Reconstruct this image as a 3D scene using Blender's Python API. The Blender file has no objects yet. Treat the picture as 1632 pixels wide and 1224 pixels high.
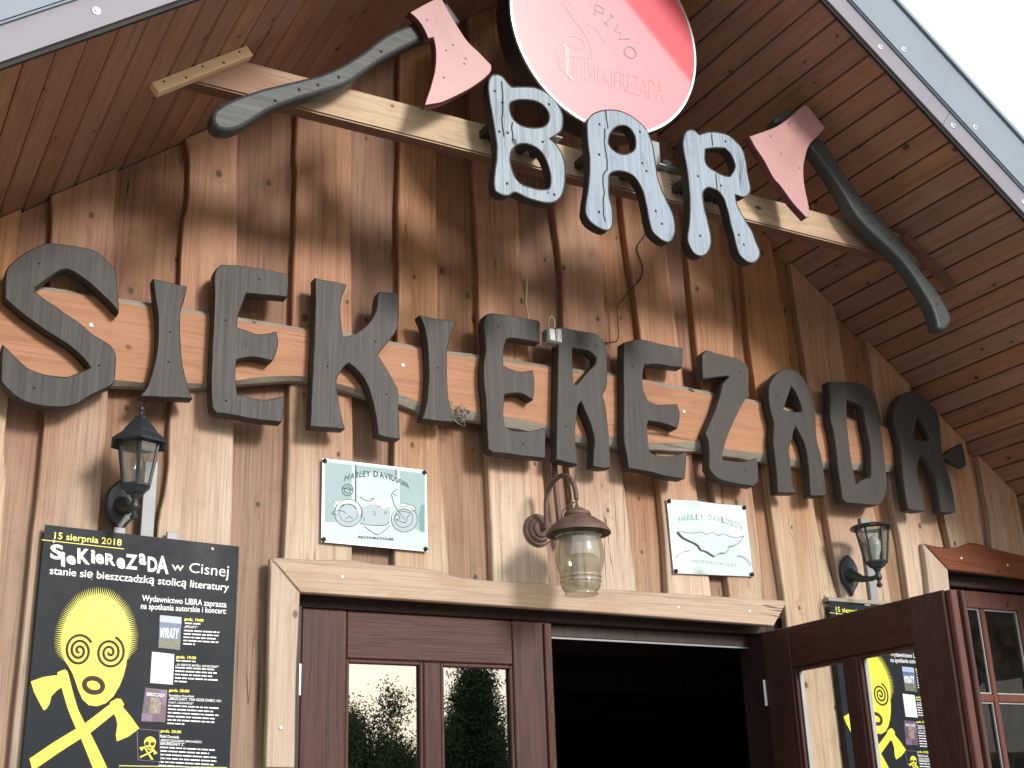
import bpy, bmesh, math, random
import numpy as np
from mathutils import Vector, Matrix, noise as mnoise
random.seed(11); rng = np.random.default_rng(11)
S = bpy.context.scene
COL = S.collection
D = {
'cam': [[0.875773,-0.48162,-0.032611],[0.138004,0.314536,-0.93916],[0.462576,0.817991,0.341928]],
'letters': [('S', [(0.3957,3.3481),(0.4121,3.3764),(0.445,3.4157),(0.4956,3.4577),(0.5214,3.4662),(0.5789,3.4716),(0.6468,3.4702),(0.6752,3.4579),(0.7142,3.4268),(0.7301,3.3989),(0.7348,3.3662),(0.7455,3.3016),(0.7483,3.2624),(0.7197,3.2918),(0.6857,3.3211),(0.6424,3.3536),(0.6,3.3785),(0.5773,3.3841),(0.5579,3.3768),(0.5234,3.3432),(0.4878,3.3039),(0.4892,3.2892),(0.5077,3.2753),(0.5581,3.2473),(0.632,3.2059),(0.6698,3.1776),(0.7304,3.148),(0.7481,3.1211),(0.7516,3.092),(0.753,3.0237),(0.7429,3.01),(0.6861,2.9705),(0.6453,2.9361),(0.6037,2.9186),(0.5446,2.9137),(0.4937,2.9198),(0.4632,2.9341),(0.432,2.9575),(0.4172,2.974),(0.4127,3.0061),(0.4096,3.0669),(0.409,3.0976),(0.4281,3.0817),(0.4828,3.0357),(0.5179,3.0221),(0.561,3.0167),(0.5997,3.0163),(0.6287,3.0317),(0.6738,3.0604),(0.6551,3.0842),(0.6035,3.1247),(0.5354,3.1597),(0.4538,3.2089),(0.4013,3.2482),(0.3971,3.2817),(0.3949,3.3257)], None),('I', [(0.8499,3.405),(0.9634,3.3986),(0.9582,3.3513),(0.948,3.3046),(0.9493,3.2549),(0.9545,3.1897),(0.9633,3.1257),(0.9823,3.0584),(1.0041,3.0026),(0.8326,2.9863),(0.8546,3.0236),(0.8701,3.0897),(0.8783,3.1555),(0.8771,3.2314),(0.8695,3.2961),(0.8585,3.3496)], None),('E', [(1.0771,3.5013),(1.1499,3.5117),(1.2604,3.5142),(1.3168,3.5122),(1.3188,3.4829),(1.3149,3.4231),(1.2305,3.4161),(1.1677,3.4102),(1.1582,3.3767),(1.1442,3.3227),(1.1407,3.2795),(1.1758,3.2742),(1.2194,3.2674),(1.2817,3.2882),(1.2886,3.2447),(1.2815,3.2094),(1.2689,3.1764),(1.2011,3.1797),(1.1457,3.1626),(1.1422,3.1205),(1.1467,3.0772),(1.1536,3.04),(1.2067,3.0338),(1.2548,3.0351),(1.3163,3.0576),(1.3155,2.9967),(1.3085,2.9602),(1.2202,2.9595),(1.11,2.9647),(1.0843,2.9629),(1.0691,2.9795),(1.0623,3.0431),(1.0595,3.1517),(1.0593,3.2627),(1.058,3.3754),(1.0529,3.449),(1.0618,3.4854)], None),('K', [(1.4142,3.5171),(1.4712,3.5169),(1.5371,3.5154),(1.5212,3.4672),(1.5137,3.421),(1.5172,3.3661),(1.5245,3.3111),(1.556,3.3202),(1.6051,3.3591),(1.6382,3.404),(1.652,3.446),(1.6574,3.4926),(1.663,3.5096),(1.7402,3.5195),(1.7412,3.4622),(1.737,3.3874),(1.7228,3.3511),(1.6946,3.3128),(1.6595,3.2627),(1.6947,3.2131),(1.7226,3.168),(1.7393,3.1322),(1.7392,3.0779),(1.7418,2.9976),(1.7445,2.9553),(1.7005,2.9541),(1.6596,2.9606),(1.6539,3.0128),(1.64,3.0749),(1.6177,3.1416),(1.5847,3.1854),(1.5491,3.2124),(1.5357,3.2022),(1.5069,3.1548),(1.5036,3.1249),(1.5108,3.0729),(1.5222,3.0217),(1.5378,2.9662),(1.4915,2.9629),(1.4094,2.9591),(1.4108,3.0327),(1.4141,3.1647),(1.4164,3.2994),(1.4171,3.4367)], None),('I', [(1.8237,3.4454),(1.897,3.4439),(1.9745,3.447),(1.9525,3.3899),(1.9379,3.3357),(1.9345,3.2726),(1.9344,3.1993),(1.9391,3.1331),(1.9498,3.0792),(1.9539,3.0456),(1.8972,3.0421),(1.8288,3.0412),(1.8405,3.0754),(1.8525,3.1319),(1.8581,3.2214),(1.8556,3.311),(1.8465,3.3834),(1.8323,3.4268)], None),('E', [(2.1016,3.4955),(2.1267,3.5077),(2.2145,3.5125),(2.3358,3.5127),(2.3419,3.5047),(2.3366,3.4195),(2.2868,3.4202),(2.211,3.4177),(2.1888,3.4098),(2.1783,3.3757),(2.1718,3.3337),(2.1726,3.3018),(2.1939,3.2935),(2.2498,3.2875),(2.3007,3.3011),(2.3055,3.2667),(2.3034,3.2198),(2.2953,3.1781),(2.2461,3.1971),(2.2025,3.1909),(2.1746,3.184),(2.1693,3.1548),(2.1655,3.0977),(2.1703,3.0589),(2.1911,3.0476),(2.2339,3.0474),(2.2899,3.0574),(2.3439,3.0756),(2.3435,3.0301),(2.3386,2.9534),(2.2668,2.9506),(2.1755,2.9511),(2.1155,2.9495),(2.0951,2.9608),(2.093,3.0323),(2.0915,3.1439),(2.0847,3.2223),(2.0866,3.2913),(2.0964,3.3565),(2.0931,3.4144),(2.0914,3.4611)], None),('R', [(2.4232,3.5036),(2.5058,3.5024),(2.5999,3.503),(2.6324,3.4806),(2.6436,3.4454),(2.6439,3.3719),(2.6359,3.2858),(2.6131,3.2465),(2.6237,3.2062),(2.6293,3.1417),(2.631,3.0714),(2.631,2.9958),(2.6288,2.9466),(2.5892,2.9422),(2.5472,2.946),(2.5538,2.9983),(2.5608,3.0569),(2.5481,3.1135),(2.5254,3.1691),(2.5111,3.2024),(2.4968,3.1828),(2.4878,3.1406),(2.4779,3.0813),(2.477,3.0122),(2.4827,2.9445),(2.4477,2.9462),(2.3849,2.9531),(2.3922,3.0704),(2.4096,3.3059)],[(2.4846,3.4226),(2.5609,3.4198),(2.593,3.3975),(2.5882,3.3754),(2.5559,3.3401),(2.4921,3.2695),(2.4806,3.2738),(2.4802,3.3465)]),('E', [(2.7294,3.4843),(2.7979,3.5126),(2.8475,3.5145),(2.9401,3.5095),(3.0259,3.5108),(3.023,3.4656),(3.0149,3.4199),(2.9532,3.4167),(2.8816,3.415),(2.8241,3.4029),(2.8134,3.3579),(2.8118,3.2962),(2.8323,3.2503),(2.8806,3.2417),(2.9162,3.2467),(2.9742,3.2577),(2.9835,3.2282),(2.9779,3.1845),(2.9638,3.1492),(2.9016,3.1624),(2.8252,3.1657),(2.8166,3.1454),(2.8155,3.0914),(2.8179,3.0383),(2.8479,3.027),(2.9104,3.0284),(2.9534,3.0394),(3.0014,3.06),(2.9946,3.0053),(2.9829,2.9445),(2.972,2.9404),(2.8887,2.9432),(2.8072,2.9519),(2.713,2.956),(2.7069,3.0076),(2.6992,3.0829),(2.7114,3.2454),(2.7216,3.3994)], None),('Z', [(3.1507,3.5213),(3.199,3.5162),(3.3124,3.5081),(3.3604,3.4894),(3.367,3.461),(3.3524,3.3615),(3.3103,3.2979),(3.2643,3.2284),(3.2273,3.1673),(3.1983,3.108),(3.1807,3.0629),(3.1838,3.045),(3.2354,3.0448),(3.2958,3.0517),(3.3627,3.0748),(3.3636,3.0223),(3.3569,2.9693),(3.328,2.9479),(3.2463,2.9485),(3.1594,2.9574),(3.1251,2.9748),(3.1061,2.9998),(3.112,3.0549),(3.1135,3.1161),(3.1016,3.1483),(3.1266,3.1917),(3.1626,3.2525),(3.1968,3.3265),(3.2178,3.3805),(3.2601,3.4202),(3.2098,3.41),(3.1154,3.3844),(3.1162,3.4419),(3.1235,3.4976)], None),('A', [(3.469,3.4084),(3.5047,3.4565),(3.5462,3.4904),(3.5854,3.5045),(3.6376,3.5013),(3.6717,3.4753),(3.6933,3.4413),(3.7033,3.4055),(3.7181,3.3521),(3.7146,3.2782),(3.7073,3.2045),(3.7152,3.1574),(3.7231,3.1104),(3.7253,3.0275),(3.7228,2.9479),(3.6673,2.9395),(3.6305,2.9387),(3.6359,3.0004),(3.6398,3.0772),(3.6334,3.1595),(3.6111,3.2105),(3.5948,3.2415),(3.5781,3.2124),(3.5709,3.1876),(3.5456,3.1371),(3.5443,3.1016),(3.5425,3.037),(3.5416,2.9788),(3.5582,2.943),(3.4995,2.9353),(3.4528,2.9323),(3.4581,2.9988),(3.4582,3.0799),(3.4583,3.1618),(3.4724,3.2405),(3.4611,3.2928),(3.4603,3.3527)],[(3.5969,3.4259),(3.6185,3.3934),(3.6373,3.341),(3.6393,3.3138),(3.5877,3.3069),(3.5382,3.3122),(3.5564,3.348),(3.5813,3.3942)]),('D', [(3.8181,3.4784),(3.9061,3.4901),(4.0029,3.498),(4.0498,3.4902),(4.0779,3.4654),(4.0947,3.4231),(4.0956,3.3597),(4.0972,3.278),(4.0976,3.1907),(4.0928,3.0977),(4.0896,3.0363),(4.0572,2.9664),(4.0162,2.9354),(3.922,2.9293),(3.8298,2.9263),(3.8096,2.9419),(3.8097,3.0128),(3.8068,3.0661),(3.8098,3.1566),(3.8079,3.2414),(3.7992,3.3077),(3.811,3.3835)],[(3.9119,3.4051),(3.9697,3.3962),(4.0037,3.3851),(4.0057,3.3038),(4.0128,3.2301),(4.0132,3.1869),(4.0074,3.1309),(3.9944,3.0565),(3.9496,3.0456),(3.9026,3.0196),(3.894,3.1301),(3.8946,3.2278),(3.8989,3.3209)]),('A', [(4.193,3.3876),(4.2301,3.4496),(4.2741,3.4874),(4.3223,3.5058),(4.3668,3.5035),(4.4086,3.4862),(4.4416,3.4617),(4.4696,3.4307),(4.4821,3.3803),(4.4752,3.3105),(4.4685,3.2413),(4.4786,3.1634),(4.4897,3.1085),(4.4969,3.0535),(4.4976,3.0036),(4.4947,2.9483),(4.4466,2.9394),(4.3946,2.9389),(4.3983,3.0103),(4.397,3.0764),(4.382,3.1302),(4.3609,3.1724),(4.3293,3.1995),(4.314,3.1782),(4.2961,3.1429),(4.2883,3.1034),(4.2896,3.0541),(4.2961,2.9947),(4.2988,2.9353),(4.2471,2.9294),(4.1941,2.9335),(4.189,3.0002),(4.1906,3.0654),(4.1986,3.1649),(4.2024,3.2429),(4.1914,3.3198)],[(4.3491,3.3944),(4.3684,3.3597),(4.391,3.3227),(4.4041,3.276),(4.3429,3.2685),(4.2922,3.2735),(4.3082,3.3178),(4.3264,3.3542)])],
'bar': [('B', [(1.8251,4.0922),(1.8308,4.119),(1.8435,4.1378),(1.8609,4.1444),(1.883,4.1418),(1.9021,4.122),(1.9189,4.1092),(1.9669,4.1255),(2.0178,4.135),(2.0582,4.1286),(2.0931,4.1077),(2.117,4.0734),(2.1255,4.04),(2.1178,3.9923),(2.096,3.9664),(2.0643,3.9406),(2.0887,3.9245),(2.1123,3.8907),(2.1228,3.8487),(2.1218,3.8041),(2.1122,3.7481),(2.0979,3.7156),(2.0615,3.6856),(2.007,3.6778),(1.9585,3.6832),(1.9154,3.6921),(1.8908,3.6746),(1.8621,3.6702),(1.8387,3.6788),(1.8349,3.7061),(1.8411,3.755),(1.8504,3.8195),(1.8497,3.8724),(1.8422,3.9386),(1.8322,4.0047),(1.8255,4.0574)],[[(1.909,4.041),(1.9294,4.0592),(1.985,4.0773),(2.0304,4.0774),(2.0599,4.0576),(2.0687,4.0296),(2.0569,3.9962),(2.0307,3.9767),(1.9901,3.9633),(1.9455,3.9638),(1.9167,3.9833),(1.9069,4.0105)],[(1.9042,3.8428),(1.9172,3.8655),(1.9374,3.8844),(1.9773,3.8957),(2.0165,3.8861),(2.0404,3.8626),(2.0539,3.8316),(2.0618,3.7895),(2.0598,3.7502),(2.044,3.732),(1.9993,3.7238),(1.9458,3.7279),(1.9176,3.7498),(1.9044,3.7849),(1.9006,3.8129)]]),('A', [(2.232,4.0606),(2.2534,4.0897),(2.2895,4.1137),(2.3228,4.128),(2.3722,4.138),(2.4157,4.1341),(2.453,4.1178),(2.4846,4.0972),(2.5041,4.0654),(2.5162,4.0108),(2.5211,3.9392),(2.5316,3.8696),(2.5542,3.8135),(2.5777,3.7681),(2.587,3.7196),(2.582,3.6783),(2.5605,3.6412),(2.538,3.634),(2.5065,3.6472),(2.4839,3.6671),(2.4736,3.7046),(2.4669,3.7531),(2.4601,3.8018),(2.4469,3.8392),(2.4226,3.874),(2.3911,3.8842),(2.3534,3.8815),(2.3287,3.8714),(2.31,3.8543),(2.3052,3.8156),(2.3038,3.7655),(2.3125,3.7181),(2.3116,3.6688),(2.3044,3.6404),(2.2853,3.6266),(2.257,3.6277),(2.2269,3.638),(2.2076,3.6555),(2.1994,3.6876),(2.2073,3.7332),(2.2225,3.8107),(2.2306,3.8975),(2.2268,3.9622),(2.227,4.0234)],[[(2.3166,4.0008),(2.3268,4.0318),(2.3561,4.0655),(2.3899,4.0824),(2.4167,4.0765),(2.4364,4.0477),(2.439,4.0119),(2.4258,3.9825),(2.3914,3.9594),(2.3587,3.9542),(2.3327,3.9639),(2.3178,3.9806)]]),('R', [(2.6612,4.089),(2.6745,4.1246),(2.6998,4.1465),(2.723,4.1456),(2.7393,4.1336),(2.7919,4.1584),(2.8407,4.1696),(2.8885,4.1673),(2.9226,4.1487),(2.9495,4.1199),(2.959,4.073),(2.9616,4.0192),(2.9672,3.9665),(2.96,3.9326),(2.9301,3.9085),(2.8886,3.9106),(2.8902,3.8739),(2.904,3.8401),(2.9239,3.8077),(2.9492,3.7713),(2.967,3.723),(2.98,3.6841),(2.9705,3.6564),(2.9439,3.633),(2.9143,3.6321),(2.8815,3.651),(2.8682,3.6867),(2.8618,3.7317),(2.8524,3.7763),(2.8441,3.8318),(2.8316,3.8762),(2.8111,3.903),(2.7887,3.9109),(2.7565,3.9085),(2.7338,3.8848),(2.7292,3.8525),(2.7336,3.8017),(2.7427,3.7522),(2.7494,3.7076),(2.746,3.6662),(2.7268,3.6294),(2.6966,3.6107),(2.6662,3.6144),(2.6465,3.6404),(2.6404,3.6742),(2.6524,3.7273),(2.6654,3.8017),(2.6688,3.8644),(2.6694,3.927),(2.6646,3.9941),(2.6581,4.0455)],[[(2.7627,4.0776),(2.8087,4.0948),(2.8635,4.1061),(2.8908,4.0831),(2.9041,4.043),(2.8947,4.0137),(2.8734,3.9843),(2.8375,3.9809),(2.7973,3.9898),(2.7666,4.0036),(2.7575,4.028)]])],
'barmarks': {'cracks': [[(2.3126,4.1216),(2.3146,4.0882),(2.316,4.0471)],[(2.3035,4.0437),(2.2983,3.9909),(2.3018,3.9407),(2.3039,3.8956),(2.3025,3.8751),(2.2817,3.8399),(2.2818,3.7802),(2.2745,3.7193),(2.2771,3.6588)],[(2.8021,4.154),(2.7999,4.1006)],[(2.8021,3.9803),(2.8024,3.9089)],[(1.8774,4.1225),(1.8804,4.038),(1.8746,3.967),(1.8786,3.8994)],[(1.9137,3.9677),(1.9132,3.8889)]], 'holes': [[(1.8489,4.074),(1.8783,4.0349),(2.0687,4.082),(1.8617,3.9144),(1.8948,3.9183),(2.0355,3.9192),(1.8861,3.7175),(2.0731,3.7186)],[(2.282,4.0561),(2.4615,4.0726),(2.2718,3.9281),(2.4606,3.9397),(2.4773,3.9104),(2.2561,3.6916),(2.528,3.7051),(2.5048,3.7516)],[(2.867,4.137),(2.7161,3.9472),(2.8232,3.9323),(2.6995,3.6929),(2.8858,3.7369),(2.9049,3.6996)]]},
'axeL_handle': [(0.8685,3.7143),(0.8723,3.7343),(0.9018,3.7698),(0.9487,3.8078),(1.0209,3.8562),(1.0903,3.896),(1.1561,3.9324),(1.2129,3.9664),(1.2653,4.0054),(1.3132,4.0494),(1.3674,4.1049),(1.4284,4.1756),(1.4737,4.2177),(1.5371,4.2661),(1.6502,4.373),(1.6596,4.3956),(1.6807,4.3993),(1.731,4.3348),(1.7124,4.3127),(1.6247,4.2435),(1.5774,4.213),(1.5366,4.1784),(1.4679,4.1204),(1.412,4.0671),(1.3572,4.0089),(1.3036,3.9548),(1.2351,3.9089),(1.1732,3.8712),(1.1075,3.83),(1.0533,3.7897),(1.0053,3.7433),(0.9582,3.6978),(0.9205,3.6769),(0.8919,3.6747),(0.872,3.691)],
'axeL_head': [(1.514,4.2803),(1.61,4.3662),(1.64,4.3771),(1.6778,4.3147),(1.7332,4.2372),(1.7815,4.2005),(1.8283,4.1631),(1.8223,4.1271),(1.7615,4.0586),(1.6959,4.0024),(1.632,3.9556),(1.5657,3.9249),(1.5938,4.0185),(1.6088,4.0891),(1.6112,4.1569),(1.6039,4.2053),(1.584,4.1949),(1.5686,4.2281),(1.5453,4.2589)],
'axeR_head': [(2.9727,4.1773),(3.044,4.2168),(3.1201,4.2618),(3.1931,4.3207),(3.2489,4.3757),(3.2959,4.4142),(3.3213,4.3956),(3.3532,4.3606),(3.3896,4.3267),(3.3497,4.2798),(3.2909,4.2215),(3.2583,4.1565),(3.2396,4.0958),(3.2343,4.0254),(3.2428,3.9265),(3.2364,3.8835),(3.2201,3.8729),(3.1545,3.9285),(3.1083,3.9842),(3.0717,4.0171),(3.0335,4.0858),(2.9984,4.1302)],
'axeR_handle': [(3.3898,4.2941),(3.4269,4.2637),(3.4686,4.2091),(3.509,4.1468),(3.5659,4.0814),(3.6241,4.0233),(3.7005,3.9689),(3.7683,3.9123),(3.8257,3.8462),(3.8741,3.7781),(3.9118,3.7432),(3.9446,3.7073),(3.975,3.6603),(3.9973,3.6068),(3.9905,3.5744),(3.9565,3.54),(3.9351,3.5328),(3.909,3.5345),(3.9052,3.5802),(3.8898,3.6344),(3.8596,3.6808),(3.8428,3.709),(3.8011,3.7638),(3.7503,3.8167),(3.6818,3.8658),(3.6048,3.9127),(3.5309,3.9739),(3.4908,4.0354),(3.4507,4.097),(3.3956,4.1693),(3.3457,4.2213),(3.2388,4.3158),(3.1518,4.3042),(3.1627,4.3365),(3.2509,4.4021),(3.2769,4.3973),(3.3384,4.3574)],
'boards': [(None, [(2.4348,0.4817),(2.7063,0.4727),(2.8246,0.452),(2.907,0.4567),(3.4635,0.431),(3.5999,0.4277)]),([(2.5337,0.5645),(2.6266,0.5679),(2.751,0.5676),(2.903,0.567),(3.5301,0.5306),(3.6246,0.5275),(3.6713,0.5158)],[(2.655,0.7574),(2.7992,0.7561),(2.8963,0.7586),(3.0157,0.7536),(3.5131,0.7391),(3.6569,0.7243),(3.7561,0.7255),(3.8307,0.72)]),([(2.5657,0.9421),(2.6294,0.9421),(2.7016,0.9557),(2.7942,0.9623),(2.9327,0.9581),(3.0056,0.962),(3.4493,0.9638),(3.5109,0.9624),(3.5901,0.9612),(3.71,0.9621),(3.7636,0.9746),(3.8797,0.9718),(3.9282,0.9723),(4.0145,0.9485)],[(2.5482,1.1826),(2.6856,1.1807),(2.8062,1.1767),(2.9785,1.1743),(3.4688,1.1665),(4.0955,1.1375)]),([(2.5266,1.3655),(2.728,1.3706),(2.8995,1.37),(3.0753,1.3672),(3.3868,1.369),(3.5764,1.367),(3.7084,1.3693),(3.9901,1.3702),(4.0233,1.3643),(4.183,1.365)],[(2.5779,1.6086),(2.8976,1.6073),(3.1082,1.6036),(3.6215,1.5953),(3.8906,1.5922),(4.1999,1.5848)]),([(2.5351,1.7694),(2.9088,1.7649),(3.5936,1.7848),(3.6932,1.785),(3.9338,1.7816),(4.0781,1.7859),(4.2027,1.7902)],[(2.5323,1.9789),(2.8448,1.9539),(3.0597,1.943),(3.5224,1.9495),(3.7268,1.9523),(4.0438,1.946),(4.207,1.9521)]),([(2.5105,2.1557),(2.7436,2.1525),(2.9283,2.1475),(3.5538,2.1246),(3.7269,2.1292),(3.8683,2.1217),(4.0113,2.1217),(4.1427,2.1102)],[(2.5031,2.3929),(2.6448,2.389),(2.8635,2.3886),(2.9848,2.3833),(3.4127,2.342),(3.6187,2.335),(3.7948,2.3248),(4.0508,2.3204)]),([(2.7529,2.5194),(2.8261,2.5095),(2.9756,2.501),(3.5936,2.5089),(3.7609,2.5164),(3.9415,2.5065),(4.0952,2.4901)],[(2.5115,2.7833),(2.6491,2.7738),(2.8288,2.7641),(3.027,2.7493),(3.5598,2.7228),(3.6877,2.7144),(3.9111,2.719),(4.0008,2.7169)]),([(2.5136,2.9313),(2.7138,2.9344),(2.8916,2.9305),(3.5734,2.8873),(3.7551,2.8784),(3.9177,2.8572),(4.145,2.8422)],[(2.5017,3.1424),(2.8904,3.1146),(3.0816,3.1057),(3.606,3.0819),(3.8288,3.0682),(4.0193,3.0607)]),([(2.5579,3.232),(2.8937,3.2025),(3.5094,3.1782),(3.7331,3.1756),(4.0058,3.1724)],[(2.51,3.4067),(2.7532,3.4113),(2.9734,3.4056),(3.5795,3.382),(3.7723,3.3955),(4.0839,3.3713)]),([(2.5218,3.5172),(2.7635,3.5029),(2.9425,3.4944),(3.6712,3.4709),(3.9071,3.482)],[(2.5396,3.811),(2.6994,3.771),(2.8205,3.7476),(2.9597,3.7345),(3.5832,3.6974),(3.7866,3.7015),(3.9889,3.6811),(4.1705,3.6645)]),([(2.517,3.8355),(2.6777,3.8224),(2.8967,3.8069),(3.5969,3.785),(3.8804,3.7738),(4.0956,3.7538)],[(2.594,4.1203),(2.8442,4.102),(2.94,4.0889),(3.553,4.0279),(3.7577,4.0246),(3.8989,4.0163)]),([(2.5481,4.2278),(2.8236,4.2292),(3.013,4.2034),(3.417,4.2156),(3.5773,4.1914),(3.742,4.1782)],[(2.8164,4.4949),(2.9294,4.4783),(3.6033,4.4302)]),([(2.82,4.5397),(2.9663,4.5261),(3.4909,4.5769)],[(2.853,4.7639),(3.152,4.7769),(3.305,4.7516)]),([(2.8422,4.8159),(2.9953,4.8387),(3.281,4.8143)],[(2.9258,5.0546),(3.1396,5.0459)])],
'lintel': [(1.3096,2.512),(1.4585,2.5158),(1.5934,2.5247),(1.6857,2.5185),(1.7799,2.5166),(1.9001,2.5141),(1.9982,2.494),(2.1238,2.4889),(2.3321,2.4935),(2.5601,2.4895),(2.8342,2.4923),(3.1049,2.4941),(3.5051,2.4977),(3.4185,2.3919),(2.5543,2.3999),(1.4135,2.4035)],
'jambcas': [(1.3096,2.512),(1.4135,2.4035),(1.4115,2.2885),(1.4073,2.1271),(1.4107,1.8475),(1.3144,1.8477),(1.313,2.1243),(1.3103,2.3241)],
'winlintel': [(4.3354,2.8058),(4.4433,2.7972),(4.5656,2.8099),(4.6313,2.8327),(4.6925,2.8318),(4.8132,2.8148),(4.9875,2.7984),(5.1284,2.7879),(5.3023,2.7885),(5.2371,2.6805),(4.9603,2.689),(4.4655,2.6956)],
'wincas': [(4.3354,2.8058),(4.4655,2.6956),(4.4539,2.5478),(4.3934,1.8401),(4.2343,1.8405),(4.3208,2.54)],
'nb_top': [(0.2753,3.3275),(0.5113,3.3404),(0.7448,3.3464),(0.9845,3.347),(1.2036,3.3487),(1.4169,3.3476),(1.5764,3.3579),(1.7416,3.3536),(1.9019,3.35),(2.0864,3.357),(2.459,3.3638),(2.6861,3.3747),(2.897,3.3712),(3.0486,3.3688),(3.4456,3.361),(3.7684,3.3506),(3.971,3.3512),(4.2175,3.3416),(4.5313,3.3142)],
'nb_bot': [(0.3087,3.0179),(0.5279,3.0179),(0.7676,3.0342),(0.918,3.0497),(1.0633,3.0686),(1.2129,3.1109),(1.3917,3.1444),(1.5315,3.1368),(1.6512,3.1185),(1.7736,3.1069),(1.8986,3.0805),(2.0793,3.0849),(2.1855,3.0839),(2.3763,3.0733),(2.5733,3.052),(2.871,3.0671),(3.1231,3.0917),(3.3838,3.0842),(3.6929,3.0831),(3.9861,3.1072),(4.2154,3.1209),(4.4938,3.1334)],
'shard': [(4.4804,3.2115),(4.5476,3.2593),(4.6206,3.294),(4.6269,3.2515),(4.6286,3.1886),(4.6062,3.1747),(4.5483,3.1909)],
'disc': {'c': [2.3615,-0.6504,4.5039], 'r': 0.421, 'tilt': 5.5},
'disc_lines': {'P': [[(-0.0518,0.0542),(-0.0458,0.1017),(-0.009,0.0913),(-0.0133,0.072),(-0.0447,0.073)]], 'I': [[(0.0183,0.0777),(0.0351,0.0689)],[(0.0267,0.0735),(-0.001,0.0321)],[(-0.0094,0.0363),(0.0073,0.0247)]], 'W': [[(0.0591,0.0531),(0.0388,0.0084),(0.0685,0.0133),(0.0567,-0.018),(0.111,0.0008)]], 'O': [[(0.1317,-0.0456),(0.1358,-0.0643),(0.1163,-0.0818),(0.0929,-0.0806),(0.0817,-0.0601),(0.0998,-0.0371),(0.1212,-0.0368),(0.1317,-0.0456)]], 'art': [[(-0.2007,0.0631),(-0.1783,0.0348),(-0.1539,0.0111),(-0.1254,-0.0115),(-0.0967,-0.0419),(-0.0763,-0.0749),(-0.0682,-0.1114)],[(-0.1886,0.0747),(-0.1743,0.0439),(-0.1499,0.024),(-0.1295,0.05),(-0.1192,0.0965)],[(-0.1744,0.0752),(-0.154,0.0659),(-0.1295,0.0874)],[(-0.19,-0.1044),(-0.178,-0.0778),(-0.1538,-0.0667),(-0.1254,-0.066),(-0.1009,-0.0782),(-0.0968,-0.1042),(-0.1335,-0.111),(-0.1699,-0.1139),(-0.19,-0.1044)],[(-0.2218,-0.1444),(-0.2177,-0.1737),(-0.2056,-0.2083),(-0.1776,-0.2346),(-0.1535,-0.2488),(-0.1173,-0.2483),(-0.0767,-0.2314)],[(-0.2078,-0.1633),(-0.2037,-0.1811),(-0.1897,-0.1848)],[(-0.0682,-0.1114),(-0.0641,-0.1374),(-0.0805,-0.1343),(-0.1658,-0.1512)],[(-0.1738,-0.1535),(-0.1655,-0.2502)],[(-0.1456,-0.153),(-0.1435,-0.2479)],[(-0.1294,-0.1503),(-0.1254,-0.2429)],[(-0.1132,-0.1476),(-0.1092,-0.2385)],[(-0.0949,-0.1442),(-0.093,-0.234)],[(-0.0785,-0.1415),(-0.0746,-0.2251)],[(-0.1049,0.0084),(-0.043,-0.0063),(-0.0306,-0.0262),(-0.0016,-0.0569)]], 'green': [[(-0.1892,-0.108),(-0.1779,-0.124),(-0.1737,-0.1726),(-0.1736,-0.2297),(-0.1495,-0.2496)]]},
'disc_text': [(-0.0795,-0.1654),(0.2621,-0.1392),(-0.0797,-0.2308),(0.2601,-0.235)],
'disc_sticker': None,
'poster': [(0.5935,2.5603),(1.1996,2.5407),(1.1947,1.8479),(0.5945,1.8494)],
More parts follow.
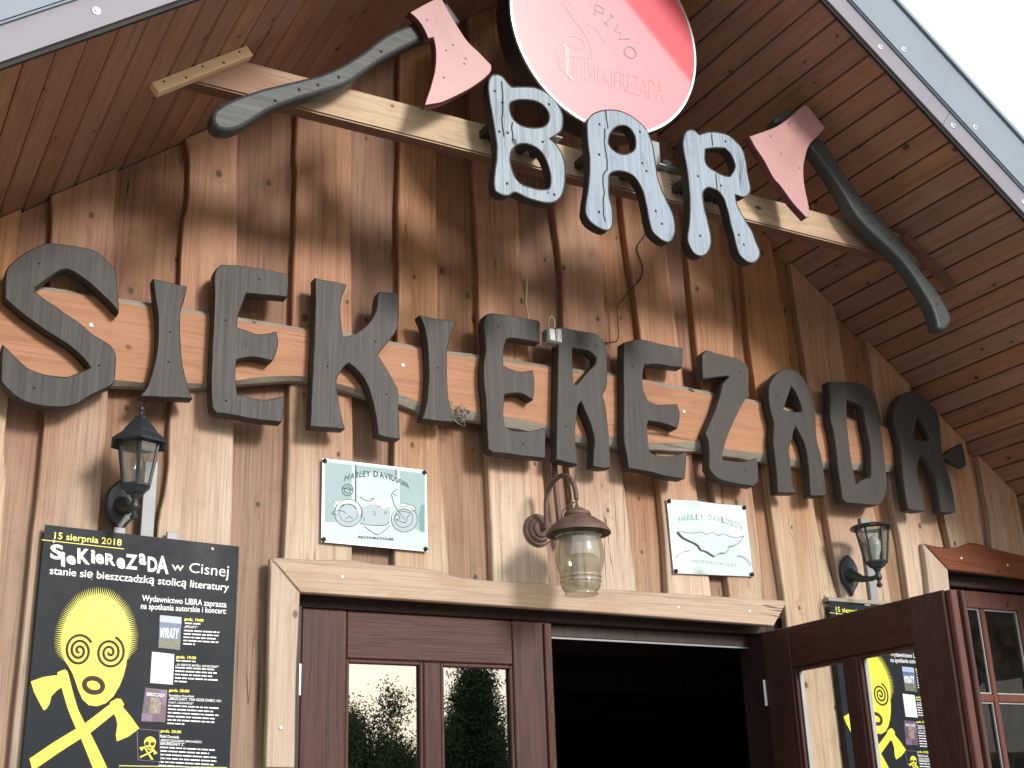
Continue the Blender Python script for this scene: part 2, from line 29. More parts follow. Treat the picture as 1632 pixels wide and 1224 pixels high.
'ptext': [('S', [(0.6139,2.5023),(0.6525,2.5015),(0.618,2.4562),(0.6564,2.4552)], 'w', 0.035),('i', [(0.6468,2.4816),(0.6599,2.4788),(0.6507,2.4368),(0.6637,2.4339)], 'w', 0.035),('e', [(0.6636,2.4719),(0.6914,2.4702),(0.6659,2.4443),(0.6937,2.4425)], 'w', 0.035),('K', [(0.6942,2.4957),(0.7317,2.4948),(0.6982,2.448),(0.7355,2.4468)], 'w', 0.035),('i', [(0.7348,2.495),(0.7475,2.4921),(0.738,2.4535),(0.7508,2.4505)], 'w', 0.035),('e', [(0.7488,2.4837),(0.7747,2.4817),(0.7513,2.4519),(0.7772,2.4499)], 'w', 0.035),('R', [(0.7782,2.4859),(0.8094,2.4844),(0.7809,2.4501),(0.812,2.4485)], 'w', 0.035),('e', [(0.8132,2.4761),(0.8395,2.4742),(0.8156,2.4422),(0.8419,2.4401)], 'w', 0.035),('Z', [(0.8397,2.4887),(0.8771,2.4876),(0.843,2.4422),(0.8803,2.4408)], 'w', 0.035),('a', [(0.8805,2.4945),(0.9034,2.4923),(0.8829,2.4589),(0.9057,2.4566)], 'w', 0.035),('D', [(0.9084,2.486),(0.9385,2.4843),(0.9115,2.4384),(0.9415,2.4365)], 'w', 0.035),('A', [(0.9354,2.4914),(0.9737,2.4903),(0.939,2.435),(0.9771,2.4337)], 'w', 0.035),('15 sierpnia 2018', [(0.624,2.5401),(0.8256,2.5334),(0.624,2.5122),(0.8257,2.5062)], 'y', 0.012),('w Cisnej', [(0.9852,2.4744),(1.1704,2.4764),(0.986,2.4396),(1.1686,2.4252)], 'w', 0.0),('stanie się bieszczadzką stolicą literatury', [(0.6188,2.4332),(1.1724,2.4166),(0.6203,2.4027),(1.1704,2.386)], 'w', 0.015),('Wydawnictwo LIBRA zaprasza', [(0.8996,2.3641),(1.1675,2.359),(0.9,2.3394),(1.1673,2.3335)], 'w', 0.015),('na spotkania autorskie i koncert:', [(0.898,2.3393),(1.1678,2.3375),(0.8978,2.3147),(1.1668,2.3135)], 'w', 0.015),('godz. 19:00', [(1.0349,2.3012),(1.096,2.2992),(1.0342,2.2894),(1.0953,2.2873)], 'y', 0.03),('godz. 19:30', [(1.0161,2.1839),(1.0783,2.1817),(1.0155,2.1717),(1.0776,2.1701)], 'y', 0.03),('godz. 20:00', [(0.9996,2.0819),(1.0629,2.0798),(0.999,2.0706),(1.0622,2.0684)], 'y', 0.03),('godz. 20:30', [(0.9816,1.9607),(1.0446,1.9577),(0.981,1.9502),(1.044,1.9465)], 'y', 0.03),('„MYŁATY”', [(1.0349,2.2771),(1.0786,2.2759),(1.0348,2.2679),(1.0784,2.2668)], 'w', 0.02),('„W PESTCE MYŚLI. AFORYZMY”', [(1.0155,2.1602),(1.1518,2.1579),(1.0154,2.1506),(1.1516,2.1476)], 'w', 0.02),('Stanisław Kryciński', [(1.0005,2.0656),(1.0781,2.0637),(1.0004,2.0569),(1.0773,2.0549)], 'w', 0.02),('„BIESZCZADY. TAM GDZIE DIABŁY, HU-', [(0.9998,2.0563),(1.1655,2.0524),(0.9998,2.0469),(1.1646,2.0428)], 'w', 0.02),('CUŁY, UKRAIŃCE”', [(1.0005,2.0457),(1.0779,2.0435),(1.0004,2.0369),(1.0777,2.0347)], 'w', 0.02),('Rafał Dominik', [(0.9813,1.9453),(1.0397,1.9422),(0.9812,1.9368),(1.0396,1.9336)], 'w', 0.02),('„BIESZCZADZKIE OPOWIEŚCI', [(0.9813,1.9344),(1.1092,1.9292),(0.9813,1.9252),(1.1084,1.9199)], 'w', 0.02),('SIEKIEREZADY 2”', [(0.9813,1.924),(1.0562,1.9214),(0.9813,1.9155),(1.0561,1.9122)], 'w', 0.02),('MYŁATY', [(0.9626,2.2664),(1.0211,2.2666),(0.9632,2.2355),(1.019,2.2341)], 'w', 0.05),('BIESZCZADY', [(0.9331,2.069),(0.9891,2.0654),(0.9331,2.0591),(0.989,2.0554)], 'w', 0.02)],
'pdash': [[(1.0371,2.2857),(1.0595,2.2856),(1.0597,2.2813),(1.0373,2.2814)],[(1.0628,2.2855),(1.0861,2.2855),(1.0863,2.2812),(1.063,2.2813)],[(1.0351,2.2627),(1.0642,2.2625),(1.0644,2.2583),(1.0353,2.2585)],[(1.0675,2.2625),(1.0925,2.2624),(1.0927,2.2581),(1.0677,2.2583)],[(1.0958,2.2623),(1.1249,2.2621),(1.1251,2.2579),(1.096,2.2581)],[(1.1283,2.2621),(1.1383,2.2621),(1.1385,2.2578),(1.1285,2.2579)],[(1.1417,2.262),(1.1481,2.262),(1.1483,2.2577),(1.1419,2.2578)],[(1.0351,2.2524),(1.058,2.2522),(1.0582,2.248),(1.0353,2.2482)],[(1.0613,2.2522),(1.0897,2.2519),(1.0899,2.2477),(1.0615,2.248)],[(1.093,2.2519),(1.1047,2.2518),(1.1049,2.2476),(1.0932,2.2477)],[(1.1081,2.2518),(1.1275,2.2517),(1.1277,2.2474),(1.1083,2.2476)],[(1.1308,2.2516),(1.1456,2.2515),(1.1458,2.2472),(1.131,2.2474)],[(1.0351,2.242),(1.0564,2.2418),(1.0567,2.2376),(1.0354,2.2378)],[(1.0597,2.2418),(1.0692,2.2417),(1.0695,2.2375),(1.06,2.2376)],[(1.0725,2.2417),(1.0864,2.2416),(1.0866,2.2373),(1.0728,2.2375)],[(1.0897,2.2415),(1.105,2.2414),(1.1052,2.2372),(1.09,2.2373)],[(1.1083,2.2414),(1.1373,2.2411),(1.1375,2.2369),(1.1086,2.2371)],[(1.0352,2.2317),(1.0477,2.2316),(1.048,2.2274),(1.0354,2.2275)],[(1.051,2.2315),(1.0771,2.2313),(1.0773,2.2271),(1.0512,2.2273)],[(1.0804,2.2312),(1.0926,2.2311),(1.0928,2.2269),(1.0806,2.227)],[(1.0959,2.2311),(1.1184,2.2308),(1.1186,2.2266),(1.0961,2.2269)],[(1.1218,2.2308),(1.1338,2.2307),(1.1341,2.2264),(1.122,2.2266)],[(1.1372,2.2307),(1.1466,2.2306),(1.1468,2.2263),(1.1374,2.2264)],[(1.0352,2.2214),(1.0627,2.2211),(1.063,2.2169),(1.0355,2.2172)],[(1.066,2.221),(1.0723,2.221),(1.0726,2.2168),(1.0663,2.2168)],[(1.0163,2.1692),(1.0299,2.1689),(1.0301,2.1648),(1.0165,2.165)],[(1.0331,2.1689),(1.0628,2.1683),(1.0631,2.1642),(1.0334,2.1647)],[(1.0661,2.1683),(1.0771,2.1681),(1.0773,2.1639),(1.0663,2.1641)],[(1.0149,2.1481),(1.044,2.1475),(1.0443,2.1434),(1.0152,2.144)],[(1.0473,2.1474),(1.0677,2.147),(1.0679,2.1429),(1.0475,2.1433)],[(1.071,2.147),(1.0945,2.1465),(1.0947,2.1423),(1.0712,2.1428)],[(1.0978,2.1464),(1.1114,2.1461),(1.1116,2.142),(1.098,2.1423)],[(1.1147,2.1461),(1.1372,2.1456),(1.1374,2.1414),(1.1149,2.1419)],[(1.015,2.1376),(1.0442,2.137),(1.0444,2.1329),(1.0153,2.1335)],[(1.0474,2.1369),(1.0753,2.1363),(1.0755,2.1322),(1.0477,2.1328)],[(1.0786,2.1363),(1.0941,2.1359),(1.0943,2.1318),(1.0788,2.1321)],[(1.0974,2.1359),(1.1142,2.1355),(1.1145,2.1314),(1.0976,2.1317)],[(1.1176,2.1354),(1.1304,2.1352),(1.1306,2.131),(1.1178,2.1313)],[(1.1337,2.1351),(1.1461,2.1348),(1.1463,2.1307),(1.1339,2.1309)],[(1.0151,2.1272),(1.0304,2.1269),(1.0306,2.1227),(1.0153,2.1231)],[(1.0336,2.1268),(1.0553,2.1263),(1.0555,2.1222),(1.0339,2.1227)],[(1.0586,2.1262),(1.0678,2.126),(1.068,2.1219),(1.0588,2.1221)],[(1.0711,2.1259),(1.0945,2.1254),(1.0947,2.1213),(1.0713,2.1218)],[(1.0978,2.1253),(1.1142,2.125),(1.1144,2.1208),(1.098,2.1212)],[(1.1175,2.1249),(1.1317,2.1246),(1.132,2.1204),(1.1177,2.1207)],[(1.0152,2.1168),(1.0342,2.1163),(1.0344,2.1122),(1.0154,2.1127)],[(1.0374,2.1163),(1.0531,2.1159),(1.0533,2.1118),(1.0377,2.1121)],[(1.0564,2.1158),(1.0756,2.1153),(1.0758,2.1112),(1.0566,2.1117)],[(1.0788,2.1153),(1.1029,2.1147),(1.1031,2.1106),(1.0791,2.1111)],[(1.1061,2.1146),(1.1166,2.1144),(1.1168,2.1102),(1.1064,2.1105)],[(1.1199,2.1143),(1.1499,2.1136),(1.1501,2.1094),(1.1201,2.1101)],[(1.0152,2.1064),(1.0248,2.1061),(1.025,2.102),(1.0155,2.1023)],[(1.028,2.1061),(1.0526,2.1054),(1.0529,2.1013),(1.0282,2.102)],[(0.9999,2.0332),(1.0093,2.0329),(1.0095,2.0288),(1.0002,2.0291)],[(1.0125,2.0328),(1.0377,2.0319),(1.0379,2.0279),(1.0127,2.0287)],[(1.0409,2.0318),(1.0575,2.0313),(1.0577,2.0272),(1.0411,2.0278)],[(1.0607,2.0311),(1.0818,2.0304),(1.0821,2.0264),(1.061,2.0271)],[(1.0851,2.0303),(1.0944,2.03),(1.0946,2.0259),(1.0853,2.0263)],[(1.0977,2.0299),(1.1078,2.0296),(1.108,2.0255),(1.0979,2.0258)],[(1.1111,2.0295),(1.1241,2.029),(1.1243,2.0249),(1.1113,2.0254)],[(1.1274,2.0289),(1.1568,2.0279),(1.157,2.0238),(1.1276,2.0248)],[(1.0001,2.0226),(1.0245,2.0218),(1.0247,2.0178),(1.0003,2.0186)],[(1.0277,2.0217),(1.0559,2.0207),(1.0561,2.0167),(1.0279,2.0176)],[(1.0591,2.0206),(1.0878,2.0196),(1.088,2.0155),(1.0593,2.0165)],[(1.091,2.0195),(1.1074,2.0189),(1.1076,2.0148),(1.0912,2.0154)],[(1.1106,2.0188),(1.1273,2.0182),(1.1275,2.0141),(1.1108,2.0147)],[(1.1305,2.0181),(1.1399,2.0178),(1.1401,2.0137),(1.1307,2.014)],[(1.0002,2.0121),(1.0113,2.0117),(1.0115,2.0077),(1.0004,2.0081)],[(1.0145,2.0116),(1.0388,2.0107),(1.0391,2.0067),(1.0147,2.0076)],[(1.0421,2.0106),(1.0676,2.0097),(1.0678,2.0056),(1.0423,2.0066)],[(1.0708,2.0096),(1.0978,2.0086),(1.098,2.0045),(1.071,2.0055)],[(1.101,2.0085),(1.111,2.0081),(1.1112,2.0041),(1.1013,2.0044)],[(1.1142,2.008),(1.1433,2.007),(1.1435,2.0029),(1.1144,2.0039)],[(1.1466,2.0069),(1.1578,2.0065),(1.158,2.0024),(1.1468,2.0028)],[(1.0003,2.0016),(1.0217,2.0008),(1.0219,1.9968),(1.0005,1.9976)],[(1.0249,2.0007),(1.0528,1.9997),(1.053,1.9956),(1.0251,1.9967)],[(1.056,1.9996),(1.0721,1.999),(1.0723,1.9949),(1.0562,1.9955)],[(1.0753,1.9988),(1.1036,1.9978),(1.1038,1.9937),(1.0755,1.9948)],[(1.1069,1.9977),(1.1275,1.9969),(1.1277,1.9928),(1.1071,1.9936)],[(1.1308,1.9968),(1.1458,1.9962),(1.146,1.9921),(1.131,1.9927)],[(1.0004,1.9912),(1.0129,1.9907),(1.0131,1.9867),(1.0006,1.9871)],[(1.0161,1.9905),(1.0267,1.9901),(1.0269,1.9861),(1.0163,1.9865)],[(1.0299,1.99),(1.0419,1.9896),(1.0421,1.9855),(1.0301,1.986)],[(1.0451,1.9894),(1.0684,1.9885),(1.0686,1.9845),(1.0453,1.9854)],[(1.0716,1.9884),(1.1014,1.9873),(1.1016,1.9832),(1.0718,1.9844)],[(1.1046,1.9871),(1.1171,1.9867),(1.1174,1.9826),(1.1048,1.9831)],[(1.1204,1.9865),(1.1306,1.9861),(1.1308,1.9821),(1.1206,1.9825)],[(1.1339,1.986),(1.1455,1.9856),(1.1457,1.9815),(1.1341,1.9819)],[(1.0005,1.9807),(1.0203,1.9799),(1.0205,1.9759),(1.0007,1.9767)],[(1.0235,1.9798),(1.0408,1.9791),(1.041,1.9751),(1.0237,1.9758)],[(1.044,1.979),(1.0523,1.9786),(1.0525,1.9746),(1.0442,1.9749)],[(0.9816,1.9106),(1.0071,1.9094),(1.0073,1.9054),(0.9818,1.9067)],[(1.0102,1.9092),(1.0284,1.9084),(1.0286,1.9044),(1.0105,1.9053)],[(1.0315,1.9082),(1.0491,1.9074),(1.0493,1.9034),(1.0318,1.9043)],[(1.0523,1.9072),(1.0624,1.9067),(1.0626,1.9028),(1.0525,1.9032)],[(1.0656,1.9066),(1.0934,1.9052),(1.0937,1.9013),(1.0658,1.9026)],[(1.0967,1.9051),(1.1064,1.9046),(1.1066,1.9006),(1.0969,1.9011)],[(1.1096,1.9045),(1.129,1.9035),(1.1292,1.8995),(1.1099,1.9005)],[(1.1323,1.9034),(1.1507,1.9025),(1.1509,1.8985),(1.1325,1.8994)],[(0.9817,1.9),(1.0053,1.8989),(1.0055,1.8949),(0.9819,1.8961)],[(1.0084,1.8987),(1.0366,1.8973),(1.0368,1.8934),(1.0087,1.8948)],[(1.0398,1.8972),(1.0616,1.8961),(1.0618,1.8921),(1.04,1.8932)],[(1.0648,1.8959),(1.09,1.8947),(1.0902,1.8907),(1.065,1.892)],[(1.0932,1.8945),(1.1045,1.894),(1.1047,1.89),(1.0934,1.8905)],[(1.1077,1.8938),(1.1258,1.8929),(1.126,1.8889),(1.1079,1.8898)],[(1.129,1.8928),(1.1339,1.8925),(1.1341,1.8885),(1.1292,1.8888)],[(0.9818,1.8895),(0.9966,1.8887),(0.9968,1.8848),(0.9821,1.8855)],[(0.9997,1.8886),(1.0177,1.8876),(1.018,1.8837),(1.0,1.8846)],[(1.0209,1.8875),(1.0501,1.886),(1.0503,1.882),(1.0211,1.8835)],[(1.0533,1.8858),(1.0797,1.8845),(1.08,1.8805),(1.0535,1.8819)],[(1.0829,1.8844),(1.1121,1.8829),(1.1123,1.8789),(1.0832,1.8804)],[(1.1154,1.8827),(1.1339,1.8818),(1.1341,1.8778),(1.1156,1.8787)],[(1.1371,1.8816),(1.1564,1.8806),(1.1566,1.8766),(1.1373,1.8776)],[(0.982,1.8789),(1.0004,1.878),(1.0006,1.874),(0.9822,1.875)],[(1.0036,1.8778),(1.0183,1.877),(1.0185,1.8731),(1.0038,1.8739)],[(1.0214,1.8769),(1.0385,1.876),(1.0387,1.872),(1.0217,1.8729)],[(1.0417,1.8758),(1.0536,1.8752),(1.0538,1.8712),(1.0419,1.8719)],[(1.0568,1.875),(1.0735,1.8742),(1.0737,1.8702),(1.057,1.8711)],[(1.0767,1.874),(1.106,1.8725),(1.1062,1.8685),(1.0769,1.87)],[(1.1092,1.8723),(1.1382,1.8708),(1.1384,1.8668),(1.1095,1.8683)],[(1.1415,1.8707),(1.1573,1.8698),(1.1575,1.8658),(1.1417,1.8667)],[(0.9821,1.8684),(0.9977,1.8675),(0.9979,1.8636),(0.9824,1.8645)],[(1.0008,1.8674),(1.0115,1.8668),(1.0117,1.8629),(1.0011,1.8635)],[(1.0146,1.8667),(1.029,1.8659),(1.0292,1.862),(1.0149,1.8627)],[(1.0322,1.8657),(1.057,1.8644),(1.0572,1.8605),(1.0324,1.8618)],[(1.0602,1.8642),(1.0869,1.8628),(1.0871,1.8589),(1.0604,1.8603)],[(1.0901,1.8627),(1.1066,1.8618),(1.1068,1.8578),(1.0903,1.8587)],[(1.1098,1.8616),(1.1351,1.8603),(1.1353,1.8563),(1.11,1.8576)],[(1.1384,1.8601),(1.1492,1.8595),(1.1494,1.8555),(1.1386,1.8561)],[(0.9823,1.8579),(1.005,1.8566),(1.0052,1.8527),(0.9825,1.854)],[(1.0081,1.8565),(1.0304,1.8553),(1.0306,1.8513),(1.0084,1.8525)],[(1.0336,1.8551),(1.0579,1.8538),(1.0581,1.8498),(1.0338,1.8511)],[(1.0611,1.8536),(1.0775,1.8527),(1.0777,1.8488),(1.0613,1.8496)],[(1.0807,1.8525),(1.1041,1.8513),(1.1043,1.8473),(1.0809,1.8486)],[(1.1074,1.8511),(1.1222,1.8503),(1.1224,1.8463),(1.1076,1.8471)],[(1.1254,1.8501),(1.1446,1.8491),(1.1448,1.8451),(1.1256,1.8461)]],
'thumbs': [[(0.9583,2.3044),(1.0256,2.3014),(1.0262,2.1996),(0.9593,2.2046)],[(0.941,2.1911),(1.0095,2.1862),(1.0104,2.0941),(0.9413,2.0973)],[(0.9278,2.0825),(0.9947,2.078),(0.9942,1.9817),(0.9218,1.9838)],[(0.911,1.9611),(0.978,1.9569),(0.9875,1.8659),(0.9201,1.8719)]],
't1parts': [[(0.9583,2.3044),(1.0256,2.3014),(1.0262,2.2805),(0.9583,2.2836)],[(0.9583,2.2836),(1.0262,2.2805),(1.0257,2.2545),(0.9588,2.2546)],[(0.9595,2.2321),(1.0264,2.2306),(1.0262,2.1996),(0.9593,2.2046)]],
't3in': [(0.9466,2.055),(0.9784,2.0526),(0.9769,2.0061),(0.9433,2.0086)],
't3b': [(0.9692,2.0774),(0.9948,2.0768),(0.9943,2.0312),(0.9783,2.034)],
't3c': [(0.9222,2.007),(0.9549,2.0051),(0.9551,1.9824),(0.9218,1.9838)],
'underline': [(0.5886,2.5138),(0.8341,2.5048),(0.8342,2.5025),(0.5888,2.5115)],
'pbox': [(0.8663,1.8552),(1.1913,1.8491),(1.1935,1.8012),(0.864,1.8039)],
'skull': [(0.8663,2.159),(0.8657,2.1467),(0.8602,2.1159),(0.8503,2.0853),(0.8344,2.0548),(0.8149,2.0349),(0.7889,2.0249),(0.765,2.0279),(0.746,2.0438),(0.7321,2.0702),(0.7211,2.0968),(0.7104,2.1203),(0.6969,2.1409),(0.6854,2.1555),(0.6763,2.1762),(0.6703,2.2122),(0.6728,2.2518),(0.6869,2.2954),(0.7137,2.3326),(0.7394,2.3497),(0.7632,2.3558),(0.794,2.353),(0.8196,2.3388),(0.8464,2.3103),(0.8642,2.2767),(0.8745,2.2397),(0.874,2.2024),(0.8696,2.1775)],
'spikes': [[(0.692,2.1569),(0.6842,2.1515),(0.6905,2.16)],[(0.6899,2.1614),(0.6799,2.1546),(0.6884,2.1646)],[(0.6878,2.1659),(0.6754,2.1578),(0.6863,2.1691)],[(0.6857,2.1705),(0.6708,2.1612),(0.6842,2.1736)],[(0.6836,2.175),(0.666,2.1648),(0.6823,2.1782)],[(0.6822,2.1797),(0.6623,2.1689),(0.6816,2.1831)],[(0.6814,2.1846),(0.6587,2.1733),(0.6808,2.188)],[(0.6806,2.1895),(0.655,2.1779),(0.68,2.1929)],[(0.6798,2.1943),(0.6536,2.1839),(0.6792,2.1978)],[(0.679,2.1992),(0.6523,2.1899),(0.6784,2.2026)],[(0.6782,2.2041),(0.651,2.196),(0.6775,2.2075)],[(0.6773,2.2089),(0.6497,2.2021),(0.6767,2.2124)],[(0.6765,2.2138),(0.6488,2.2083),(0.6767,2.2172)],[(0.6769,2.2187),(0.6488,2.2144),(0.6771,2.2221)],[(0.6773,2.2235),(0.6489,2.2206),(0.6775,2.227)],[(0.6777,2.2284),(0.6491,2.2269),(0.6779,2.2319)],[(0.678,2.2333),(0.6492,2.2331),(0.6783,2.2367)],[(0.6784,2.2381),(0.6495,2.2394),(0.6786,2.2416)],[(0.6787,2.243),(0.6497,2.2457),(0.679,2.2465)],[(0.6791,2.2479),(0.6501,2.2521),(0.6793,2.2513)],[(0.6798,2.2526),(0.6513,2.2582),(0.6809,2.2559)],[(0.6813,2.2572),(0.653,2.2643),(0.6823,2.2605)],[(0.6828,2.2618),(0.6546,2.2703),(0.6838,2.2651)],[(0.6843,2.2664),(0.6564,2.2764),(0.6853,2.2697)],[(0.6857,2.271),(0.6582,2.2825),(0.6867,2.2743)],[(0.6871,2.2756),(0.6601,2.2886),(0.6882,2.2789)],[(0.6885,2.2803),(0.662,2.2947),(0.6896,2.2836)],[(0.6899,2.2849),(0.664,2.3007),(0.691,2.2882)],[(0.6913,2.2896),(0.6661,2.3067),(0.6927,2.2927)],[(0.6935,2.2938),(0.6694,2.3121),(0.6954,2.2967)],[(0.6962,2.2978),(0.6729,2.3174),(0.698,2.3007)],[(0.6988,2.3019),(0.6764,2.3227),(0.7007,2.3047)],[(0.7014,2.3059),(0.68,2.3279),(0.7033,2.3088)],[(0.704,2.31),(0.6836,2.3331),(0.7059,2.3128)],[(0.7066,2.314),(0.6872,2.3383),(0.7085,2.3169)],[(0.7093,2.3182),(0.6909,2.3434),(0.7112,2.321)],[(0.7119,2.3223),(0.6946,2.3485),(0.7138,2.3252)],[(0.7145,2.3264),(0.6983,2.3535),(0.7165,2.3293)],[(0.7176,2.33),(0.7031,2.3574),(0.7205,2.3319)],[(0.7216,2.3327),(0.7084,2.3608),(0.7245,2.3346)],[(0.7256,2.3354),(0.7137,2.3643),(0.7285,2.3373)],[(0.7296,2.3381),(0.719,2.3676),(0.7325,2.34)],[(0.7336,2.3409),(0.7243,2.3709),(0.7365,2.3428)],[(0.7376,2.3437),(0.7297,2.3742),(0.7406,2.3454)],[(0.742,2.3457),(0.7356,2.3761),(0.7453,2.3465)],[(0.7467,2.3469),(0.7417,2.3776),(0.75,2.3477)],[(0.7514,2.3481),(0.7479,2.3791),(0.7547,2.3489)],[(0.7561,2.3493),(0.7541,2.3805),(0.7595,2.3501)],[(0.7608,2.3505),(0.7602,2.3819),(0.7642,2.3511)],[(0.7656,2.3509),(0.7666,2.3819),(0.7691,2.3506)],[(0.7705,2.3505),(0.7729,2.3814),(0.774,2.3502)],[(0.7754,2.35),(0.7793,2.3809),(0.7789,2.3498)],[(0.7803,2.3496),(0.7857,2.3803),(0.7838,2.3493)],[(0.7853,2.3492),(0.7921,2.3797),(0.7888,2.3489)],[(0.7902,2.3489),(0.7984,2.3791),(0.7937,2.3486)],[(0.7949,2.3478),(0.8044,2.3769),(0.798,2.346)],[(0.7993,2.3453),(0.8101,2.3739),(0.8024,2.3435)],[(0.8037,2.3428),(0.8159,2.3709),(0.8068,2.341)],[(0.808,2.3403),(0.8216,2.3679),(0.8111,2.3386)],[(0.8124,2.3378),(0.8273,2.3648),(0.8155,2.3361)],[(0.8168,2.3354),(0.8328,2.3613),(0.8193,2.3329)],[(0.8203,2.3318),(0.8375,2.3568),(0.8228,2.3292)],[(0.8237,2.328),(0.8421,2.3522),(0.8262,2.3254)],[(0.8271,2.3243),(0.8468,2.3476),(0.8296,2.3217)],[(0.8306,2.3206),(0.8514,2.3429),(0.833,2.318)],[(0.834,2.3169),(0.856,2.3381),(0.8365,2.3142)],[(0.8375,2.3132),(0.8606,2.3333),(0.8399,2.3106)],[(0.841,2.3095),(0.865,2.3284),(0.8429,2.3065)],[(0.8435,2.3051),(0.8681,2.3227),(0.8451,2.3019)],[(0.8457,2.3005),(0.8712,2.3168),(0.8472,2.2973)],[(0.8478,2.296),(0.8743,2.3109),(0.8494,2.2927)],[(0.85,2.2914),(0.8773,2.305),(0.8516,2.2882)],[(0.8523,2.2869),(0.8803,2.2991),(0.8539,2.2836)],[(0.8545,2.2823),(0.8832,2.2931),(0.8561,2.2791)],[(0.8568,2.2778),(0.886,2.2871),(0.8583,2.2746)],[(0.8588,2.2732),(0.8883,2.2809),(0.8598,2.2698)],[(0.8601,2.2683),(0.8901,2.2746),(0.8611,2.2649)],[(0.8615,2.2635),(0.8919,2.2682),(0.8625,2.26)],[(0.8629,2.2586),(0.8935,2.2618),(0.8639,2.2552)],[(0.8643,2.2538),(0.8952,2.2555),(0.8653,2.2503)],[(0.8657,2.2489),(0.8967,2.2491),(0.8667,2.2455)],[(0.8671,2.2441),(0.8983,2.2428),(0.8681,2.2406)],[(0.8683,2.2392),(0.899,2.2364),(0.8683,2.2356)],[(0.8683,2.2342),(0.8989,2.2299),(0.8682,2.2306)],[(0.8683,2.2292),(0.8987,2.2234),(0.8682,2.2256)],[(0.8682,2.2242),(0.8985,2.217),(0.8682,2.2206)],[(0.8682,2.2192),(0.8982,2.2105),(0.8682,2.2156)],[(0.8682,2.2141),(0.8979,2.2042),(0.8682,2.2106)],[(0.8683,2.2091),(0.8975,2.1978),(0.8682,2.2056)],[(0.8682,2.2041),(0.8941,2.1925),(0.8678,2.2006)],[(0.8677,2.1991),(0.8906,2.1875),(0.8673,2.1956)],[(0.8672,2.1941),(0.8871,2.1828),(0.8669,2.1906)],[(0.8668,2.1891),(0.8837,2.1784),(0.8664,2.1856)],[(0.8664,2.1841),(0.8804,2.1741),(0.866,2.1806)],[(0.8659,2.1791),(0.8772,2.1701),(0.8655,2.1756)],[(0.8655,2.1741),(0.8741,2.1663),(0.8651,2.1706)]],
'spirals': [[(0.7252,2.1829),(0.7249,2.1822),(0.7242,2.1816),(0.7234,2.1811),(0.7224,2.181),(0.7213,2.1812),(0.7201,2.1817),(0.719,2.1826),(0.7181,2.1839),(0.7173,2.1855),(0.7169,2.1874),(0.7169,2.1894),(0.7172,2.1915),(0.718,2.1935),(0.7192,2.1953),(0.7209,2.1967),(0.7229,2.1977),(0.7252,2.1982),(0.7276,2.198),(0.7301,2.1971),(0.7324,2.1956),(0.7346,2.1934),(0.7364,2.1907),(0.7377,2.1875),(0.7383,2.1839),(0.7384,2.1802),(0.7377,2.1765),(0.7362,2.173),(0.7341,2.1699),(0.7313,2.1675),(0.7281,2.1657),(0.7244,2.1649),(0.7205,2.1651),(0.7166,2.1663),(0.7129,2.1685),(0.7095,2.1716),(0.7067,2.1756),(0.7045,2.1803),(0.7033,2.1855),(0.703,2.191),(0.7037,2.1964),(0.7054,2.2016),(0.7082,2.2062),(0.7118,2.21),(0.7162,2.2128),(0.7212,2.2145),(0.7266,2.2147),(0.732,2.2136),(0.7373,2.211),(0.7421,2.2072),(0.7463,2.2021),(0.7495,2.196),(0.7517,2.1892),(0.7525,2.1821),(0.7521,2.1748),(0.7502,2.1678),(0.7471,2.1615),(0.7427,2.1561),(0.7373,2.1519),(0.7312,2.1493),(0.7245,2.1483),(0.7176,2.1491),(0.7108,2.1516),(0.7044,2.1559),(0.6988,2.1617),(0.6943,2.1688),(0.691,2.1769),(0.6892,2.1856),(0.6891,2.1946),(0.6906,2.2035),(0.6937,2.2118),(0.6984,2.219),(0.7045,2.2249),(0.7117,2.229),(0.7197,2.2312),(0.7281,2.2313),(0.7366,2.2292),(0.7447,2.2249),(0.752,2.2187),(0.7582,2.2107)],[(0.8116,2.1846),(0.8111,2.1839),(0.8107,2.183),(0.8106,2.1819),(0.8107,2.1807),(0.8111,2.1795),(0.8119,2.1783),(0.813,2.1772),(0.8143,2.1764),(0.8159,2.176),(0.8177,2.1759),(0.8194,2.1764),(0.8211,2.1773),(0.8227,2.1788),(0.8239,2.1807),(0.8247,2.183),(0.8251,2.1856),(0.8249,2.1884),(0.8241,2.1912),(0.8228,2.1939),(0.8208,2.1963),(0.8184,2.1982),(0.8156,2.1996),(0.8124,2.2003),(0.8092,2.2002),(0.8059,2.1993),(0.8029,2.1975),(0.8002,2.1949),(0.7981,2.1917),(0.7967,2.1878),(0.796,2.1835),(0.7962,2.179),(0.7973,2.1745),(0.7993,2.1702),(0.8022,2.1664),(0.8058,2.1632),(0.81,2.1609),(0.8146,2.1596),(0.8195,2.1594),(0.8243,2.1604),(0.8289,2.1627),(0.8329,2.166),(0.8362,2.1704),(0.8387,2.1757),(0.84,2.1816),(0.8401,2.1879),(0.839,2.1942),(0.8366,2.2003),(0.833,2.2059),(0.8284,2.2106),(0.8229,2.2142),(0.8169,2.2164),(0.8104,2.2172),(0.804,2.2164),(0.7978,2.2139),(0.7922,2.21),(0.7875,2.2047),(0.7839,2.1982),(0.7817,2.1909),(0.781,2.183),(0.7818,2.1749),(0.7842,2.167),(0.7881,2.1596),(0.7934,2.1533),(0.7999,2.1481),(0.8072,2.1446),(0.8151,2.1428),(0.8231,2.1429),(0.831,2.145),(0.8384,2.149),(0.8448,2.1549),(0.8499,2.1622),(0.8535,2.1709),(0.8553,2.1804),(0.8551,2.1904),(0.853,2.2003),(0.849,2.2097),(0.8432,2.2181),(0.8359,2.2251),(0.8274,2.2302)]],
